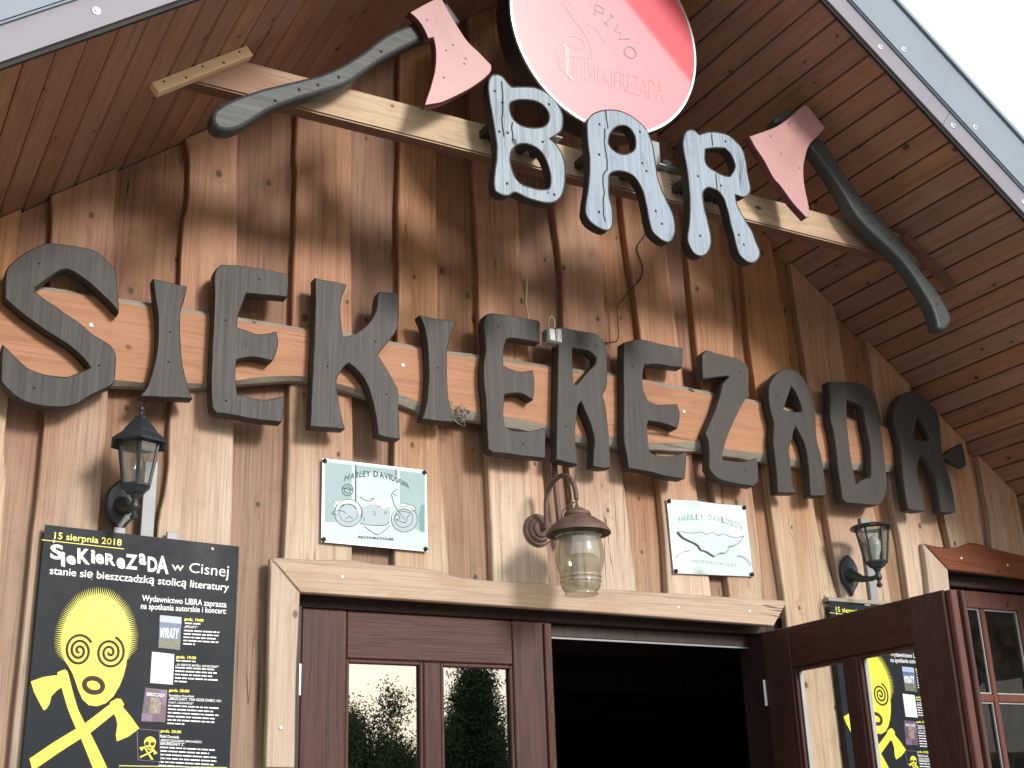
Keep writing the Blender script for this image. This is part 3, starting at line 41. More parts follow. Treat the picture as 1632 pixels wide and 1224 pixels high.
'mouth': [(0.8011,2.0795),(0.7997,2.0752),(0.797,2.0714),(0.7932,2.0684),(0.7884,2.0662),(0.7829,2.0649),(0.7771,2.0647),(0.771,2.0656),(0.7652,2.0674),(0.7598,2.0701),(0.7552,2.0736),(0.7515,2.0776),(0.7489,2.0821),(0.7477,2.0867),(0.7477,2.0912),(0.7491,2.0955),(0.7518,2.0993),(0.7556,2.1023),(0.7603,2.1046),(0.7658,2.1058),(0.7717,2.1061),(0.7777,2.1053),(0.7836,2.1035),(0.789,2.1008),(0.7937,2.0973),(0.7974,2.0932),(0.8,2.0887),(0.8012,2.0841),(0.8011,2.0795)],
'pax': [[(0.5962,2.0913),(0.6285,2.1051),(0.6582,2.1104),(0.6694,2.1115),(0.668,2.1192),(0.6783,2.1255),(0.6895,2.129),(0.6964,2.1227),(0.7012,2.1112),(0.7064,2.0945),(0.7182,2.0599),(0.7345,2.0166),(0.7582,1.9748),(0.7756,1.9482),(0.7992,1.9078),(0.8319,1.8488),(0.8526,1.8121),(0.8123,1.8049),(0.7911,1.8489),(0.7517,1.9303),(0.734,1.9605),(0.7098,2.0084),(0.6937,2.049),(0.6837,2.0776),(0.6696,2.0664),(0.6571,2.0508),(0.6539,2.0303),(0.6466,2.0149),(0.6395,2.0102),(0.6252,2.0322),(0.6075,2.0623)],[(0.6126,1.8748),(0.6771,1.9222),(0.7341,1.9592),(0.7582,1.9748),(0.826,2.0312),(0.8268,2.0378),(0.8456,2.0486),(0.8575,2.0475),(0.8678,2.0321),(0.8644,2.0242),(0.8886,1.9986),(0.9175,1.9626),(0.8875,1.939),(0.8546,1.9247),(0.8503,1.9413),(0.8525,1.9721),(0.8471,1.9927),(0.8398,2.0035),(0.8117,1.9793),(0.7756,1.9482),(0.7515,1.9328),(0.6922,1.8923),(0.6345,1.8493),(0.6227,1.8454)]],
'h1': {'teal': [[(1.4985,2.8659),(1.5965,2.8663),(1.5988,2.6611),(1.5012,2.6536)],[(1.7807,2.8654),(1.878,2.8658),(1.8759,2.6503),(1.7802,2.6746)]], 'pil': [[(1.6089,2.8677),(1.6138,2.8679),(1.6151,2.7371),(1.6103,2.737)],[(1.7634,2.8669),(1.7685,2.8672),(1.7684,2.8453),(1.7634,2.8447)]], 'tealL': [[(1.6145,2.867),(1.7627,2.8679),(1.7627,2.8447),(1.6846,2.8514),(1.6149,2.8287)]], 'refl': [[(1.8631,2.7495),(1.8769,2.7509),(1.8759,2.6503),(1.8568,2.6514),(1.8537,2.7081)]], 'body': [(1.6349,2.7192),(1.6712,2.731),(1.7026,2.734),(1.7413,2.7378),(1.7431,2.6713),(1.7204,2.662),(1.6303,2.6619),(1.6335,2.6878)], 'tank': [(1.6816,2.742),(1.7201,2.7575),(1.7431,2.7547),(1.7477,2.735),(1.7202,2.7191),(1.6922,2.7297)], 'seat': [(1.6281,2.754),(1.6502,2.7515),(1.6837,2.7535),(1.666,2.7418),(1.6468,2.7446)], 'fendR': [(1.5307,2.7305),(1.5476,2.7289),(1.5713,2.7394),(1.5986,2.7421),(1.6228,2.7263),(1.6352,2.6945),(1.6249,2.6919),(1.6091,2.7184),(1.5851,2.7276),(1.5579,2.7201),(1.5397,2.6954)], 'fendF': [(1.7839,2.7419),(1.8126,2.7463),(1.8341,2.74),(1.8412,2.7271),(1.8232,2.7255),(1.7982,2.7332),(1.7661,2.7201),(1.7519,2.6887),(1.7484,2.6984),(1.759,2.7227)], 'lines': [[(1.6303,2.6596),(1.6717,2.6577),(1.7204,2.6611),(1.7379,2.6725)],[(1.6441,2.6511),(1.6649,2.6398),(1.6926,2.6258),(1.7204,2.6413),(1.7414,2.6613)],[(1.7716,2.798),(1.752,2.7818),(1.7697,2.7718)],[(1.5307,2.7305),(1.5403,2.7184),(1.5379,2.6985),(1.523,2.6841),(1.545,2.6822)],[(1.7466,2.7786),(1.759,2.7395),(1.7767,2.7144),(1.798,2.6896)],[(1.7982,2.7466),(1.8341,2.74),(1.8412,2.7255),(1.8286,2.7233)],[(1.5464,2.6993),(1.5719,2.6952),(1.577,2.6891)],[(1.6922,2.728),(1.7079,2.7262)],[(1.6783,2.7085),(1.6871,2.6977),(1.6801,2.6921)],[(1.7203,2.6991),(1.7255,2.7112),(1.7326,2.7036)],[(1.6421,2.6837),(1.6456,2.6758),(1.6423,2.6689)],[(1.6277,2.7549),(1.6468,2.7452),(1.6659,2.7438),(1.6837,2.7549),(1.6607,2.7492)],[(1.5563,2.7133),(1.5715,2.723),(1.5665,2.7143)],[(1.5817,2.724),(1.6023,2.721),(1.6154,2.7091)],[(1.5756,2.6694),(1.5891,2.6804),(1.6028,2.6735)],[(1.7625,2.6964),(1.7714,2.7072),(1.7802,2.6913),(1.7625,2.6847),(1.7838,2.68),(1.7998,2.6781),(1.8088,2.6972),(1.8196,2.7133),(1.7874,2.7187),(1.7767,2.7127)]], 'wheelR': [(1.6375,2.6974),(1.6368,2.6889),(1.6346,2.6805),(1.6308,2.6725),(1.6258,2.6651),(1.6195,2.6586),(1.6122,2.6531),(1.6042,2.6488),(1.5956,2.6459),(1.5868,2.6444),(1.578,2.6443),(1.5694,2.6458),(1.5613,2.6486),(1.554,2.6527),(1.5477,2.6581),(1.5426,2.6645),(1.5387,2.6717),(1.5363,2.6796),(1.5354,2.6879),(1.5361,2.6963),(1.5382,2.7046),(1.5418,2.7126),(1.5468,2.72),(1.5529,2.7266),(1.5601,2.7321),(1.5681,2.7365),(1.5767,2.7396),(1.5856,2.7412),(1.5945,2.7413),(1.6032,2.74),(1.6113,2.7372),(1.6188,2.733),(1.6252,2.7276),(1.6304,2.7211),(1.6343,2.7138),(1.6367,2.7058),(1.6375,2.6974)], 'wheelRi': [(1.6204,2.6958),(1.6199,2.6901),(1.6184,2.6846),(1.6159,2.6793),(1.6126,2.6744),(1.6084,2.6701),(1.6035,2.6664),(1.5982,2.6636),(1.5925,2.6616),(1.5866,2.6606),(1.5807,2.6606),(1.575,2.6615),(1.5696,2.6634),(1.5647,2.6661),(1.5605,2.6697),(1.557,2.6739),(1.5545,2.6787),(1.5529,2.6839),(1.5523,2.6894),(1.5527,2.695),(1.5542,2.7006),(1.5566,2.7058),(1.5599,2.7107),(1.564,2.7151),(1.5688,2.7188),(1.5742,2.7217),(1.5799,2.7237),(1.5858,2.7247),(1.5917,2.7248),(1.5975,2.7239),(1.6029,2.7221),(1.6079,2.7193),(1.6121,2.7157),(1.6156,2.7115),(1.6182,2.7066),(1.6198,2.7013),(1.6204,2.6958)], 'wheelF': [(1.8475,2.6947),(1.8466,2.6865),(1.8443,2.6784),(1.8405,2.6707),(1.8355,2.6635),(1.8293,2.6572),(1.8221,2.652),(1.8142,2.6478),(1.8058,2.645),(1.7971,2.6436),(1.7885,2.6435),(1.7802,2.6449),(1.7724,2.6477),(1.7653,2.6517),(1.7592,2.6569),(1.7543,2.6631),(1.7507,2.6701),(1.7485,2.6777),(1.7477,2.6857),(1.7485,2.6938),(1.7507,2.7019),(1.7543,2.7096),(1.7593,2.7167),(1.7654,2.7231),(1.7725,2.7285),(1.7804,2.7327),(1.7888,2.7356),(1.7975,2.7371),(1.8062,2.7373),(1.8146,2.7359),(1.8225,2.7332),(1.8297,2.7292),(1.8359,2.7239),(1.8409,2.7177),(1.8445,2.7106),(1.8468,2.7028),(1.8475,2.6947)], 'wheelFi': [(1.8302,2.6965),(1.8296,2.6907),(1.828,2.6849),(1.8253,2.6793),(1.8217,2.6742),(1.8173,2.6697),(1.8122,2.666),(1.8065,2.663),(1.8005,2.661),(1.7944,2.6599),(1.7882,2.6599),(1.7822,2.6609),(1.7766,2.6628),(1.7716,2.6657),(1.7672,2.6694),(1.7637,2.6738),(1.7611,2.6789),(1.7595,2.6843),(1.759,2.69),(1.7595,2.6959),(1.7611,2.7016),(1.7638,2.7071),(1.7673,2.7122),(1.7717,2.7168),(1.7768,2.7206),(1.7824,2.7236),(1.7884,2.7257),(1.7946,2.7268),(1.8008,2.7269),(1.8068,2.7259),(1.8125,2.724),(1.8176,2.7211),(1.822,2.7174),(1.8255,2.7129),(1.8281,2.7078),(1.8297,2.7023),(1.8302,2.6965)], 'emblem': [(1.602,2.7766),(1.6014,2.7712),(1.5994,2.766),(1.5963,2.7615),(1.5922,2.7578),(1.5875,2.7553),(1.5823,2.7541),(1.5772,2.7542),(1.5724,2.7558),(1.5683,2.7586),(1.5651,2.7626),(1.563,2.7673),(1.5623,2.7725),(1.5629,2.7779),(1.5648,2.783),(1.5679,2.7876),(1.5719,2.7913),(1.5767,2.7939),(1.5818,2.7951),(1.587,2.7949),(1.5918,2.7934),(1.596,2.7905),(1.5992,2.7866),(1.6012,2.7818),(1.602,2.7766)], 'emblemi': [(1.5934,2.7757),(1.593,2.7726),(1.5919,2.7696),(1.5902,2.7669),(1.5879,2.7648),(1.5851,2.7633),(1.5822,2.7626),(1.5793,2.7627),(1.5766,2.7637),(1.5742,2.7653),(1.5724,2.7676),(1.5712,2.7703),(1.5708,2.7734),(1.5711,2.7765),(1.5722,2.7795),(1.574,2.7821),(1.5763,2.7843),(1.579,2.7858),(1.5819,2.7865),(1.5849,2.7864),(1.5876,2.7855),(1.59,2.7838),(1.5918,2.7815),(1.593,2.7787),(1.5934,2.7757)], 'bar': [(1.5605,2.7796),(1.6033,2.7774)], 'moto': [(1.6239,2.6151),(1.7554,2.6186),(1.6233,2.6076),(1.7554,2.6097)], 'arc': [('H', [(1.574,2.8269),(1.5911,2.8352),(1.5678,2.8043),(1.5849,2.8124)]),('A', [(1.5938,2.8357),(1.6097,2.842),(1.589,2.8131),(1.6048,2.8193)]),('R', [(1.6118,2.842),(1.625,2.8463),(1.6082,2.8195),(1.6213,2.8237)]),('L', [(1.6272,2.8464),(1.6376,2.8491),(1.6246,2.8239),(1.635,2.8266)]),('E', [(1.6393,2.8494),(1.6504,2.8517),(1.6376,2.827),(1.6487,2.8293)]),('Y', [(1.652,2.8518),(1.6667,2.8541),(1.6514,2.8295),(1.6661,2.8317)]),('-', [(1.6697,2.854),(1.6753,2.8545),(1.6701,2.8317),(1.6757,2.8322)]),('D', [(1.6782,2.8542),(1.6966,2.8548),(1.6798,2.8321),(1.6981,2.8326)]),('A', [(1.7007,2.854),(1.717,2.8531),(1.7038,2.832),(1.7201,2.8311)]),('V', [(1.7178,2.8524),(1.7334,2.8505),(1.7222,2.8305),(1.7378,2.8285)]),('I', [(1.7351,2.8511),(1.7401,2.8502),(1.7404,2.8292),(1.7453,2.8284)]),('D', [(1.7432,2.848),(1.7567,2.845),(1.7494,2.8263),(1.7629,2.8232)]),('S', [(1.7583,2.8443),(1.7705,2.8408),(1.7656,2.8226),(1.7778,2.8191)]),('O', [(1.7734,2.8384),(1.7892,2.8329),(1.782,2.8169),(1.7978,2.8113)]),('N', [(1.7914,2.8311),(1.8072,2.8244),(1.8013,2.8097),(1.8172,2.8029)])], 't1': [(1.5292,2.6168),(1.5898,2.6171),(1.5294,2.6088),(1.5899,2.6106)], 't2': [(1.7765,2.6213),(1.8191,2.6199),(1.7765,2.6098),(1.819,2.6133)]},
'h2': {'shape': [(2.9877,2.7482),(3.0048,2.7309),(3.0264,2.7202),(3.0778,2.7025),(3.0947,2.6819),(3.1211,2.6777),(3.1395,2.6697),(3.1615,2.6594),(3.1864,2.6749),(3.2141,2.6786),(3.2309,2.6894),(3.2347,2.7056),(3.2692,2.7147),(3.2991,2.7331),(3.322,2.7575),(3.2809,2.747),(3.2494,2.7482),(3.2111,2.7562),(3.1904,2.7465),(3.1567,2.758),(3.1244,2.7457),(3.1023,2.7549),(3.0555,2.7462)], 'arcs': [[(2.966,2.6378),(2.9863,2.6548),(3.0139,2.6693),(3.0409,2.6758)],[(3.2803,2.6742),(3.3115,2.6702),(3.3336,2.6559),(3.3475,2.6394)]], 'moto': [(3.0451,2.6422),(3.2783,2.6407),(3.0437,2.6282),(3.277,2.6296)], 'arc': [('H', [(3.0053,2.8143),(3.0224,2.819),(3.0013,2.7902),(3.0184,2.7949)]),('A', [(3.0267,2.8199),(3.0438,2.8239),(3.023,2.7958),(3.0401,2.7998)]),('R', [(3.0481,2.8246),(3.0653,2.828),(3.0447,2.8005),(3.0619,2.8038)]),('L', [(3.0695,2.8285),(3.0867,2.8312),(3.0665,2.8043),(3.0836,2.807)]),('E', [(3.091,2.8315),(3.1081,2.8336),(3.0882,2.8074),(3.1054,2.8094)]),('Y', [(3.1124,2.8337),(3.1296,2.8352),(3.11,2.8096),(3.1271,2.811)]),('-', [(3.1338,2.8351),(3.151,2.8359),(3.1317,2.8109),(3.1489,2.8116)]),('D', [(3.1553,2.8356),(3.1725,2.8357),(3.1535,2.8114),(3.1707,2.8114)]),('A', [(3.1767,2.8352),(3.1939,2.8347),(3.1753,2.811),(3.1924,2.8104)]),('V', [(3.1981,2.834),(3.2153,2.8327),(3.197,2.8097),(3.2141,2.8085)]),('I', [(3.2195,2.8319),(3.2367,2.8299),(3.2187,2.8076),(3.2358,2.8057)]),('D', [(3.2409,2.8289),(3.258,2.8263),(3.2404,2.8046),(3.2575,2.802)]),('S', [(3.2622,2.825),(3.2793,2.8217),(3.2621,2.8007),(3.2792,2.7974)]),('O', [(3.2835,2.8202),(3.3006,2.8163),(3.2838,2.796),(3.3008,2.792)]),('N', [(3.3048,2.8146),(3.3219,2.8099),(3.3054,2.7903),(3.3224,2.7857)])]},
}
# ------------------------------------------------------------------ camera, sky, sun, exposure
cam = bpy.data.cameras.new('camera'); co = bpy.data.objects.new('camera', cam); COL.objects.link(co)
r_, d_, f_ = [Vector(v) for v in D['cam']]
co.matrix_world = Matrix(((r_.x, -d_.x, -f_.x, 0), (r_.y, -d_.y, -f_.y, -4), (r_.z, -d_.z, -f_.z, 1.6), (0, 0, 0, 1)))
cam.sensor_width = 36; cam.lens = 2013.73 / 1632 * 36; cam.clip_start = .05; cam.clip_end = 3000
S.camera = co
SUN_EL, SUN_AZ = math.radians(21), math.radians(163)      # azimuth clockwise from +y: in front of the wall, a little to its right
world = bpy.data.worlds.new('World'); S.world = world; world.use_nodes = True
wn = world.node_tree; wn.nodes.clear()
wo = wn.nodes.new('ShaderNodeOutputWorld'); wb = wn.nodes.new('ShaderNodeBackground')
sk = wn.nodes.new('ShaderNodeTexSky'); sk.sky_type = 'NISHITA'; sk.sun_disc = False
sk.sun_elevation = SUN_EL; sk.sun_rotation = SUN_AZ; sk.air_density = 1.0; sk.dust_density = 2.5; sk.ozone_density = 1.0
mx = wn.nodes.new('ShaderNodeMix'); mx.data_type = 'RGBA'; mx.inputs[0].default_value = .72
mx.inputs[7].default_value = (8.6, 8.9, 9.3, 1)           # even high cloud over the blue
wn.links.new(sk.outputs[0], mx.inputs[6]); wn.links.new(mx.outputs[2], wb.inputs[0])
wb.inputs[1].default_value = .092; wn.links.new(wb.outputs[0], wo.inputs[0])
sl = bpy.data.lights.new('sun', 'SUN'); sl.energy = 1.85; sl.angle = math.radians(12); sl.color = (1, .95, .88)
so = bpy.data.objects.new('sun', sl); COL.objects.link(so)
sd = Vector((math.sin(SUN_AZ) * math.cos(SUN_EL), math.cos(SUN_AZ) * math.cos(SUN_EL), math.sin(SUN_EL)))
so.rotation_euler = sd.to_track_quat('Z', 'Y').to_euler(); so.location = (3, -12, 9)
S.view_settings.view_transform = 'Standard'; S.view_settings.look = 'None'; S.view_settings.gamma = 1
S.view_settings.use_curve_mapping = False; S.view_settings.exposure = .75
S.render.engine = 'CYCLES'; S.cycles.max_bounces = 8; S.cycles.transparent_max_bounces = 16
# ------------------------------------------------------------------ node helpers and materials
class NT:
    def __init__(s, name):
        s.m = bpy.data.materials.new(name); s.m.use_nodes = True; s.t = s.m.node_tree; s.t.nodes.clear()
        s.out = s.n('ShaderNodeOutputMaterial'); s.b = s.n('ShaderNodeBsdfPrincipled'); s.l(s.b.outputs[0], s.out.inputs[0])
    def n(s, t, **k):
        x = s.t.nodes.new(t)
        for a, v in k.items(): setattr(x, a, v)
        return x
    def l(s, a, b): s.t.links.new(a, b)
    def set(s, sock, v):
        if hasattr(v, 'is_linked'): s.l(v, sock)
        else: sock.default_value = v
    def math(s, op, a, b=None, c=None, clamp=False):
        x = s.n('ShaderNodeMath', operation=op, use_clamp=clamp)
        for i, v in enumerate((a, b, c)):
            if v is not None: s.set(x.inputs[i], v)
        return x.outputs[0]
    def vec(s, x, y, z):
        c = s.n('ShaderNodeCombineXYZ')
        for i, v in enumerate((x, y, z)): s.set(c.inputs[i], v)
        return c.outputs[0]
    def noise(s, v, scale=1, detail=2, rough=.5, dist=0):
        x = s.n('ShaderNodeTexNoise'); s.l(v, x.inputs['Vector']); x.inputs['Scale'].default_value = scale
        x.inputs['Detail'].default_value = detail; x.inputs['Roughness'].default_value = rough; x.inputs['Distortion'].default_value = dist
        return x.outputs[0]
    def mix(s, f, a, b, mode='MIX'):
        x = s.n('ShaderNodeMix', data_type='RGBA', blend_type=mode)
        s.set(x.inputs[0], f)
        for i, v in ((6, a), (7, b)):
            if isinstance(v, tuple) and len(v) == 3: v = v + (1,)
            s.set(x.inputs[i], v)
        return x.outputs[2]
    def rng(s, v, a, b, c=0., d=1., smooth=False):
        x = s.n('ShaderNodeMapRange'); x.clamp = True
        if smooth: x.interpolation_type = 'SMOOTHSTEP'
        s.set(x.inputs[0], v)
        for i, q in enumerate((a, b, c, d)): s.set(x.inputs[i + 1], q)
        return x.outputs[0]
    def bump(s, h, strength=.3, dist=.002):
        x = s.n('ShaderNodeBump'); x.inputs['Strength'].default_value = strength; x.inputs['Distance'].default_value = dist
        s.l(h, x.inputs['Height']); s.l(x.outputs[0], s.b.inputs['Normal'])
    def color(s, c):
        if isinstance(c, tuple): c = (c + (1,))[:4]
        s.set(s.b.inputs['Base Color'], c)
    def p(s, **k):
        for a, v in k.items(): s.set(s.b.inputs[a.replace('_', ' ')], v)

def coords(s, axis):
    """object coordinates shifted per object, last one along the grain"""
    tc = s.n('ShaderNodeTexCoord'); sp = s.n('ShaderNodeSeparateXYZ'); s.l(tc.outputs['Object'], sp.inputs[0])
    oi = s.n('ShaderNodeObjectInfo'); r = oi.outputs['Random']
    x, y, z = sp.outputs
    o = {'Z': (x, y, z), 'X': (z, y, x), 'Y': (x, z, y)}[axis]
    a = s.math('MULTIPLY_ADD', r, 37.3, o[0]); b = s.math('MULTIPLY_ADD', r, 11.7, o[1]); g = s.math('MULTIPLY_ADD', r, 71.9, o[2])
    return a, b, g, sp.outputs, r

def wood(name, light, mid, dark, axis='Z', knotcol=None, rough=.62, bump=.5, var=.14, rings=34, knots=.72, grain=.88, bleach=None, cracks=True, spots=0., stain=None, coat=0., spec=.35, knotscale=1., brownends=None):
    G = grain
    s = NT(name); a, b, g, raw, rnd = coords(s, axis)
    low = s.noise(s.vec(s.math('MULTIPLY', a, 4.5), s.math('MULTIPLY', b, 4.5), s.math('MULTIPLY', g, .8)), 1, 4, .6)
    # knots
    vv = s.vec(s.math('MULTIPLY', a, 7.5 * knotscale), s.math('MULTIPLY', g, 5.2 * knotscale), 0.)
    vo = s.n('ShaderNodeTexVoronoi', feature='F1', voronoi_dimensions='2D'); s.l(vv, vo.inputs['Vector']); vo.inputs['Scale'].default_value = 1
    cs = s.n('ShaderNodeSeparateColor'); s.l(vo.outputs['Color'], cs.inputs[0])
    on = s.math('GREATER_THAN', cs.outputs[0], knots)
    wob = s.noise(s.vec(s.math('MULTIPLY', a, 30.), b, s.math('MULTIPLY', g, 30.)), 1, 2)
    dist = s.math('MULTIPLY_ADD', s.math('SUBTRACT', wob, .5), .08, vo.outputs['Distance'])
    ksize = s.math('MULTIPLY_ADD', cs.outputs[1], .075, .03)
    kn = s.math('MULTIPLY', on, s.rng(dist, ksize, s.math('MULTIPLY', ksize, .55), smooth=True))
    halo = s.math('MULTIPLY', on, s.rng(dist, .34, .05, smooth=True))
    # growth rings: wandering long lines bent round the knots
    rc = s.math('MULTIPLY_ADD', low, 3.2, s.math('MULTIPLY_ADD', halo, .55, s.math('MULTIPLY', a, rings * .35)))
    rc2 = s.math('MULTIPLY', rc, 2.3)
    tri = s.math('PINGPONG', rc2, 1.)
    rbrk = s.noise(s.vec(s.math('MULTIPLY', a, 90.), b, s.math('MULTIPLY', g, 2.)), 1, 3, .6)
    ring = s.math('MULTIPLY', s.rng(tri, .55, 1., smooth=True), s.rng(rbrk, .3, .6, .35, 1.))
    fib = s.noise(s.vec(s.math('MULTIPLY', a, 170.), s.math('MULTIPLY', b, 170.), s.math('MULTIPLY', g, 2.4)), 1, 6, .75)
    fib2 = s.noise(s.vec(s.math('MULTIPLY', a, 55.), s.math('MULTIPLY', b, 55.), s.math('MULTIPLY', g, 1.3)), 1, 3, .6)
    c = s.mix(s.math('MULTIPLY', ring, .7 * G), light, mid)
    c = s.mix(s.math('MULTIPLY', s.rng(fib, .46, .66), .62 * G), c, dark)
    c = s.mix(s.math('MULTIPLY', s.rng(fib2, .50, .72), .35), c, mid)
    c = s.mix(s.math('MULTIPLY', halo, .35), c, mid)
    if bleach:
        z0, z1, bc, amt = bleach
        h = s.math('MULTIPLY_ADD', s.math('SUBTRACT', s.noise(s.vec(s.math('MULTIPLY', a, 5.), b, s.math('MULTIPLY', g, .8)), 1, 3), .5), 1.5, raw[2])
        f = s.math('MULTIPLY', s.rng(h, z1, z0, smooth=True), amt)
        bb = s.mix(s.math('MULTIPLY', ring, .4), bc, tuple(x * .62 for x in bc))
        bb = s.mix(s.math('MULTIPLY', s.rng(fib, .46, .68), .66), bb, tuple(x * .35 for x in bc))
        c = s.mix(f, c, bb)
    if brownends:                                  # brown towards both ends of the timber, paler between
        e = brownends; nx = s.math('MULTIPLY_ADD', s.math('SUBTRACT', fib2, .5), .5, raw[0])
        gl = s.math('MAXIMUM', s.rng(nx, e[1], e[0]), s.rng(nx, e[2], e[3]))
        c = s.mix(s.math('MULTIPLY', gl, .8), c, (.25, .105, .055))
    blot = s.noise(s.vec(s.math('MULTIPLY', a, 3.), s.math('MULTIPLY', b, 3.), s.math('MULTIPLY', g, 1.1)), 1, 3, .6)
    c = s.mix(s.rng(blot, .45, .8, 0., .22), c, dark)
    c = s.mix(s.rng(s.noise(s.vec(s.math('MULTIPLY', a, 11.), b, s.math('MULTIPLY', g, 9.)), 1, 5, .7), .56, .75, 0., .3), c, dark)
    if stain:
        st = s.noise(s.vec(s.math('MULTIPLY', a, 7.), b, s.math('MULTIPLY', g, 3.)), 1, 4, .6, .4)
        c = s.mix(s.rng(st, .58, .72, 0., stain[1]), c, stain[0])
    v = s.math('MULTIPLY_ADD', s.math('SUBTRACT', rnd, .5), 2 * var, 1.)
    hs = s.n('ShaderNodeHueSaturation'); s.l(c, hs.inputs['Color']); s.l(v, hs.inputs['Value'])
    r2 = s.math('FRACT', s.math('MULTIPLY', rnd, 17.3)); s.l(s.math('MULTIPLY_ADD', r2, .2, .86), hs.inputs['Saturation'])
    s.l(s.math('MULTIPLY_ADD', r2, .007, .4965), hs.inputs['Hue'])
    c = hs.outputs[0]
    c = s.mix(s.math('MULTIPLY', kn, .85), c, knotcol or tuple(x * .45 for x in dark))
    h = s.math('MULTIPLY_ADD', ring, -.35, s.math('MULTIPLY_ADD', fib, .7, s.math('MULTIPLY', kn, .5)))
    if cracks:
        cn = s.noise(s.vec(s.math('MULTIPLY', a, 16.), s.math('MULTIPLY', b, 2.), s.math('MULTIPLY', g, .5)), 1, 3, .5)
        cm = s.noise(s.vec(s.math('MULTIPLY', a, 5.), b, s.math('MULTIPLY', g, 1.4)), 1, 1)
        ck = s.math('MULTIPLY', s.rng(s.math('ABSOLUTE', s.math('SUBTRACT', cn, .5)),   .008, .002), s.rng(cm, .60, .66))
        c = s.mix(s.math('MULTIPLY', ck, .85), c, tuple(x * .12 for x in dark)); h = s.math('SUBTRACT', h, s.math('MULTIPLY', ck, 1.6))
    s.color(c); s.l(s.rng(fib, .3, .8, rough - .08, rough + .12), s.b.inputs['Roughness'])
    s.p(Specular_IOR_Level=spec)
    if coat: s.p(Coat_Weight=coat, Coat_Roughness=.25)
    s.bump(h, bump, .0016)
    return s.m

def painted(name, col, rough=.5, metal=0., var=.12, scale=6., bump=.08, wear=None, spec=.5, coat=0., coat_rough=.1, bscale=60., coat_ior=1.5):
    s = NT(name); tc = s.n('ShaderNodeTexCoord'); o = tc.outputs['Object']
    n1 = s.noise(o, scale, 4, .6); n2 = s.noise(o, bscale, 3, .6)
    c = s.mix(s.rng(n1, .3, .7), tuple(x * (1 - var) for x in col), tuple(min(1, x * (1 + var)) for x in col))
    if wear:
        w = s.noise(o, wear[2], 5, .7, .3)
        c = s.mix(s.rng(w, wear[3], wear[3] + .06, 0., wear[1]), c, wear[0])
    s.color(c); s.l(s.rng(n1, .3, .7, max(.02, rough - .07), min(1, rough + .08)), s.b.inputs['Roughness'])
    s.p(Metallic=metal, Specular_IOR_Level=spec)
    if coat: s.p(Coat_Weight=coat, Coat_Roughness=coat_rough, Coat_IOR=coat_ior)
    if bump: s.bump(n2, bump, .001)
    return s.m

def glass(name, tint=(1, 1, 1), rough=.0, dirt=.06, spec=1.0, refl=0.):
    s = NT(name); tr = s.n('ShaderNodeBsdfTransparent'); tr.inputs[0].default_value = tint + (1,)
    gl = s.n('ShaderNodeBsdfGlossy'); gl.inputs['Roughness'].default_value = rough
    fr = s.n('ShaderNodeLayerWeight'); fr.inputs['Blend'].default_value = .5
    sch = s.math('MULTIPLY_ADD', s.math('POWER', fr.outputs['Facing'], 5.), .92, .08)
    m1 = s.n('ShaderNodeMixShader'); s.l(s.math('ADD', s.math('MULTIPLY', sch, spec), refl, clamp=True), m1.inputs[0]); s.l(tr.outputs[0], m1.inputs[1]); s.l(gl.outputs[0], m1.inputs[2])
    df = s.n('ShaderNodeBsdfDiffuse'); df.inputs[0].default_value = (.45, .43, .36, 1)
    tc = s.n('ShaderNodeTexCoord'); nz = s.noise(tc.outputs['Object'], 14, 5, .65)
    m2 = s.n('ShaderNodeMixShader'); s.l(s.rng(nz, .42, .8, dirt * .4, dirt * 2.5), m2.inputs[0]); s.l(m1.outputs[0], m2.inputs[1]); s.l(df.outputs[0], m2.inputs[2])
    s.t.nodes.remove(s.b); s.l(m2.outputs[0], s.out.inputs[0])
    return s.m

M = {}
BL = (2.35, 3.38, (.61, .485, .36), .88)
M['wall'] = wood('larch_boards', (.45, .220, .112), (.315, .137, .064), (.17, .072, .036), 'Z', (.06, .03, .018), bleach=BL, var=.12, stain=((.12, .075, .05), .14))
M['wall_back'] = wood('larch_back_boards_shaded', (.335, .155, .076), (.225, .092, .042), (.11, .045, .023), 'Z', (.05, .025, .015), bleach=(2.25, 3.25, (.40, .28, .19), .7), var=.14, stain=((.09, .055, .04), .2))  # recessed boards coloured darker to deepen the shade in the gaps
M['soffit'] = wood('varnished_soffit', (.36, .18, .112), (.245, .116, .072), (.13, .06, .040), 'Y', (.03, .014, .01), rough=.42, bump=.2, var=.14, cracks=False, knots=.72, spec=.5)
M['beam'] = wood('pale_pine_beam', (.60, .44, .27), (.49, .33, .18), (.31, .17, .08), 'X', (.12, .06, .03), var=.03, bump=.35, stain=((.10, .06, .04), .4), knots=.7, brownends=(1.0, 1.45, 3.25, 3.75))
M['beam_under'] = wood('brown_beam_underside', (.19, .085, .05), (.13, .052, .032), (.07, .026, .017), 'X', var=.02, bump=.3)
M['cleat'] = wood('new_pine_strip', (.80, .56, .36), (.72, .47, .28), (.55, .34, .18), 'X', (.30, .16, .08), var=.03, bump=.25, grain=.5, cracks=False)
M['name'] = wood('name_board_pine', (.45, .215, .11), (.35, .15, .072), (.20, .078, .036), 'X', (.13, .06, .03), grain=.65, var=.02, stain=((.24, .10, .06), .5), knots=.66, knotscale=.8)
M['edge'] = wood('grey_weathered_edge', (.36, .33, .27), (.25, .22, .17), (.12, .10, .08), 'X', (.05, .04, .03), var=.03, bump=.9)
M['lintel'] = wood('bleached_casing', (.53, .40, .30), (.42, .29, .205), (.24, .155, .105), 'X', (.15, .09, .055), var=.03, stain=((.38, .21, .12), .5), knots=.66)
M['casing'] = wood('bleached_upright', (.52, .41, .31), (.42, .31, .225), (.25, .175, .12), 'Z', (.16, .10, .06), var=.03, knots=.72)
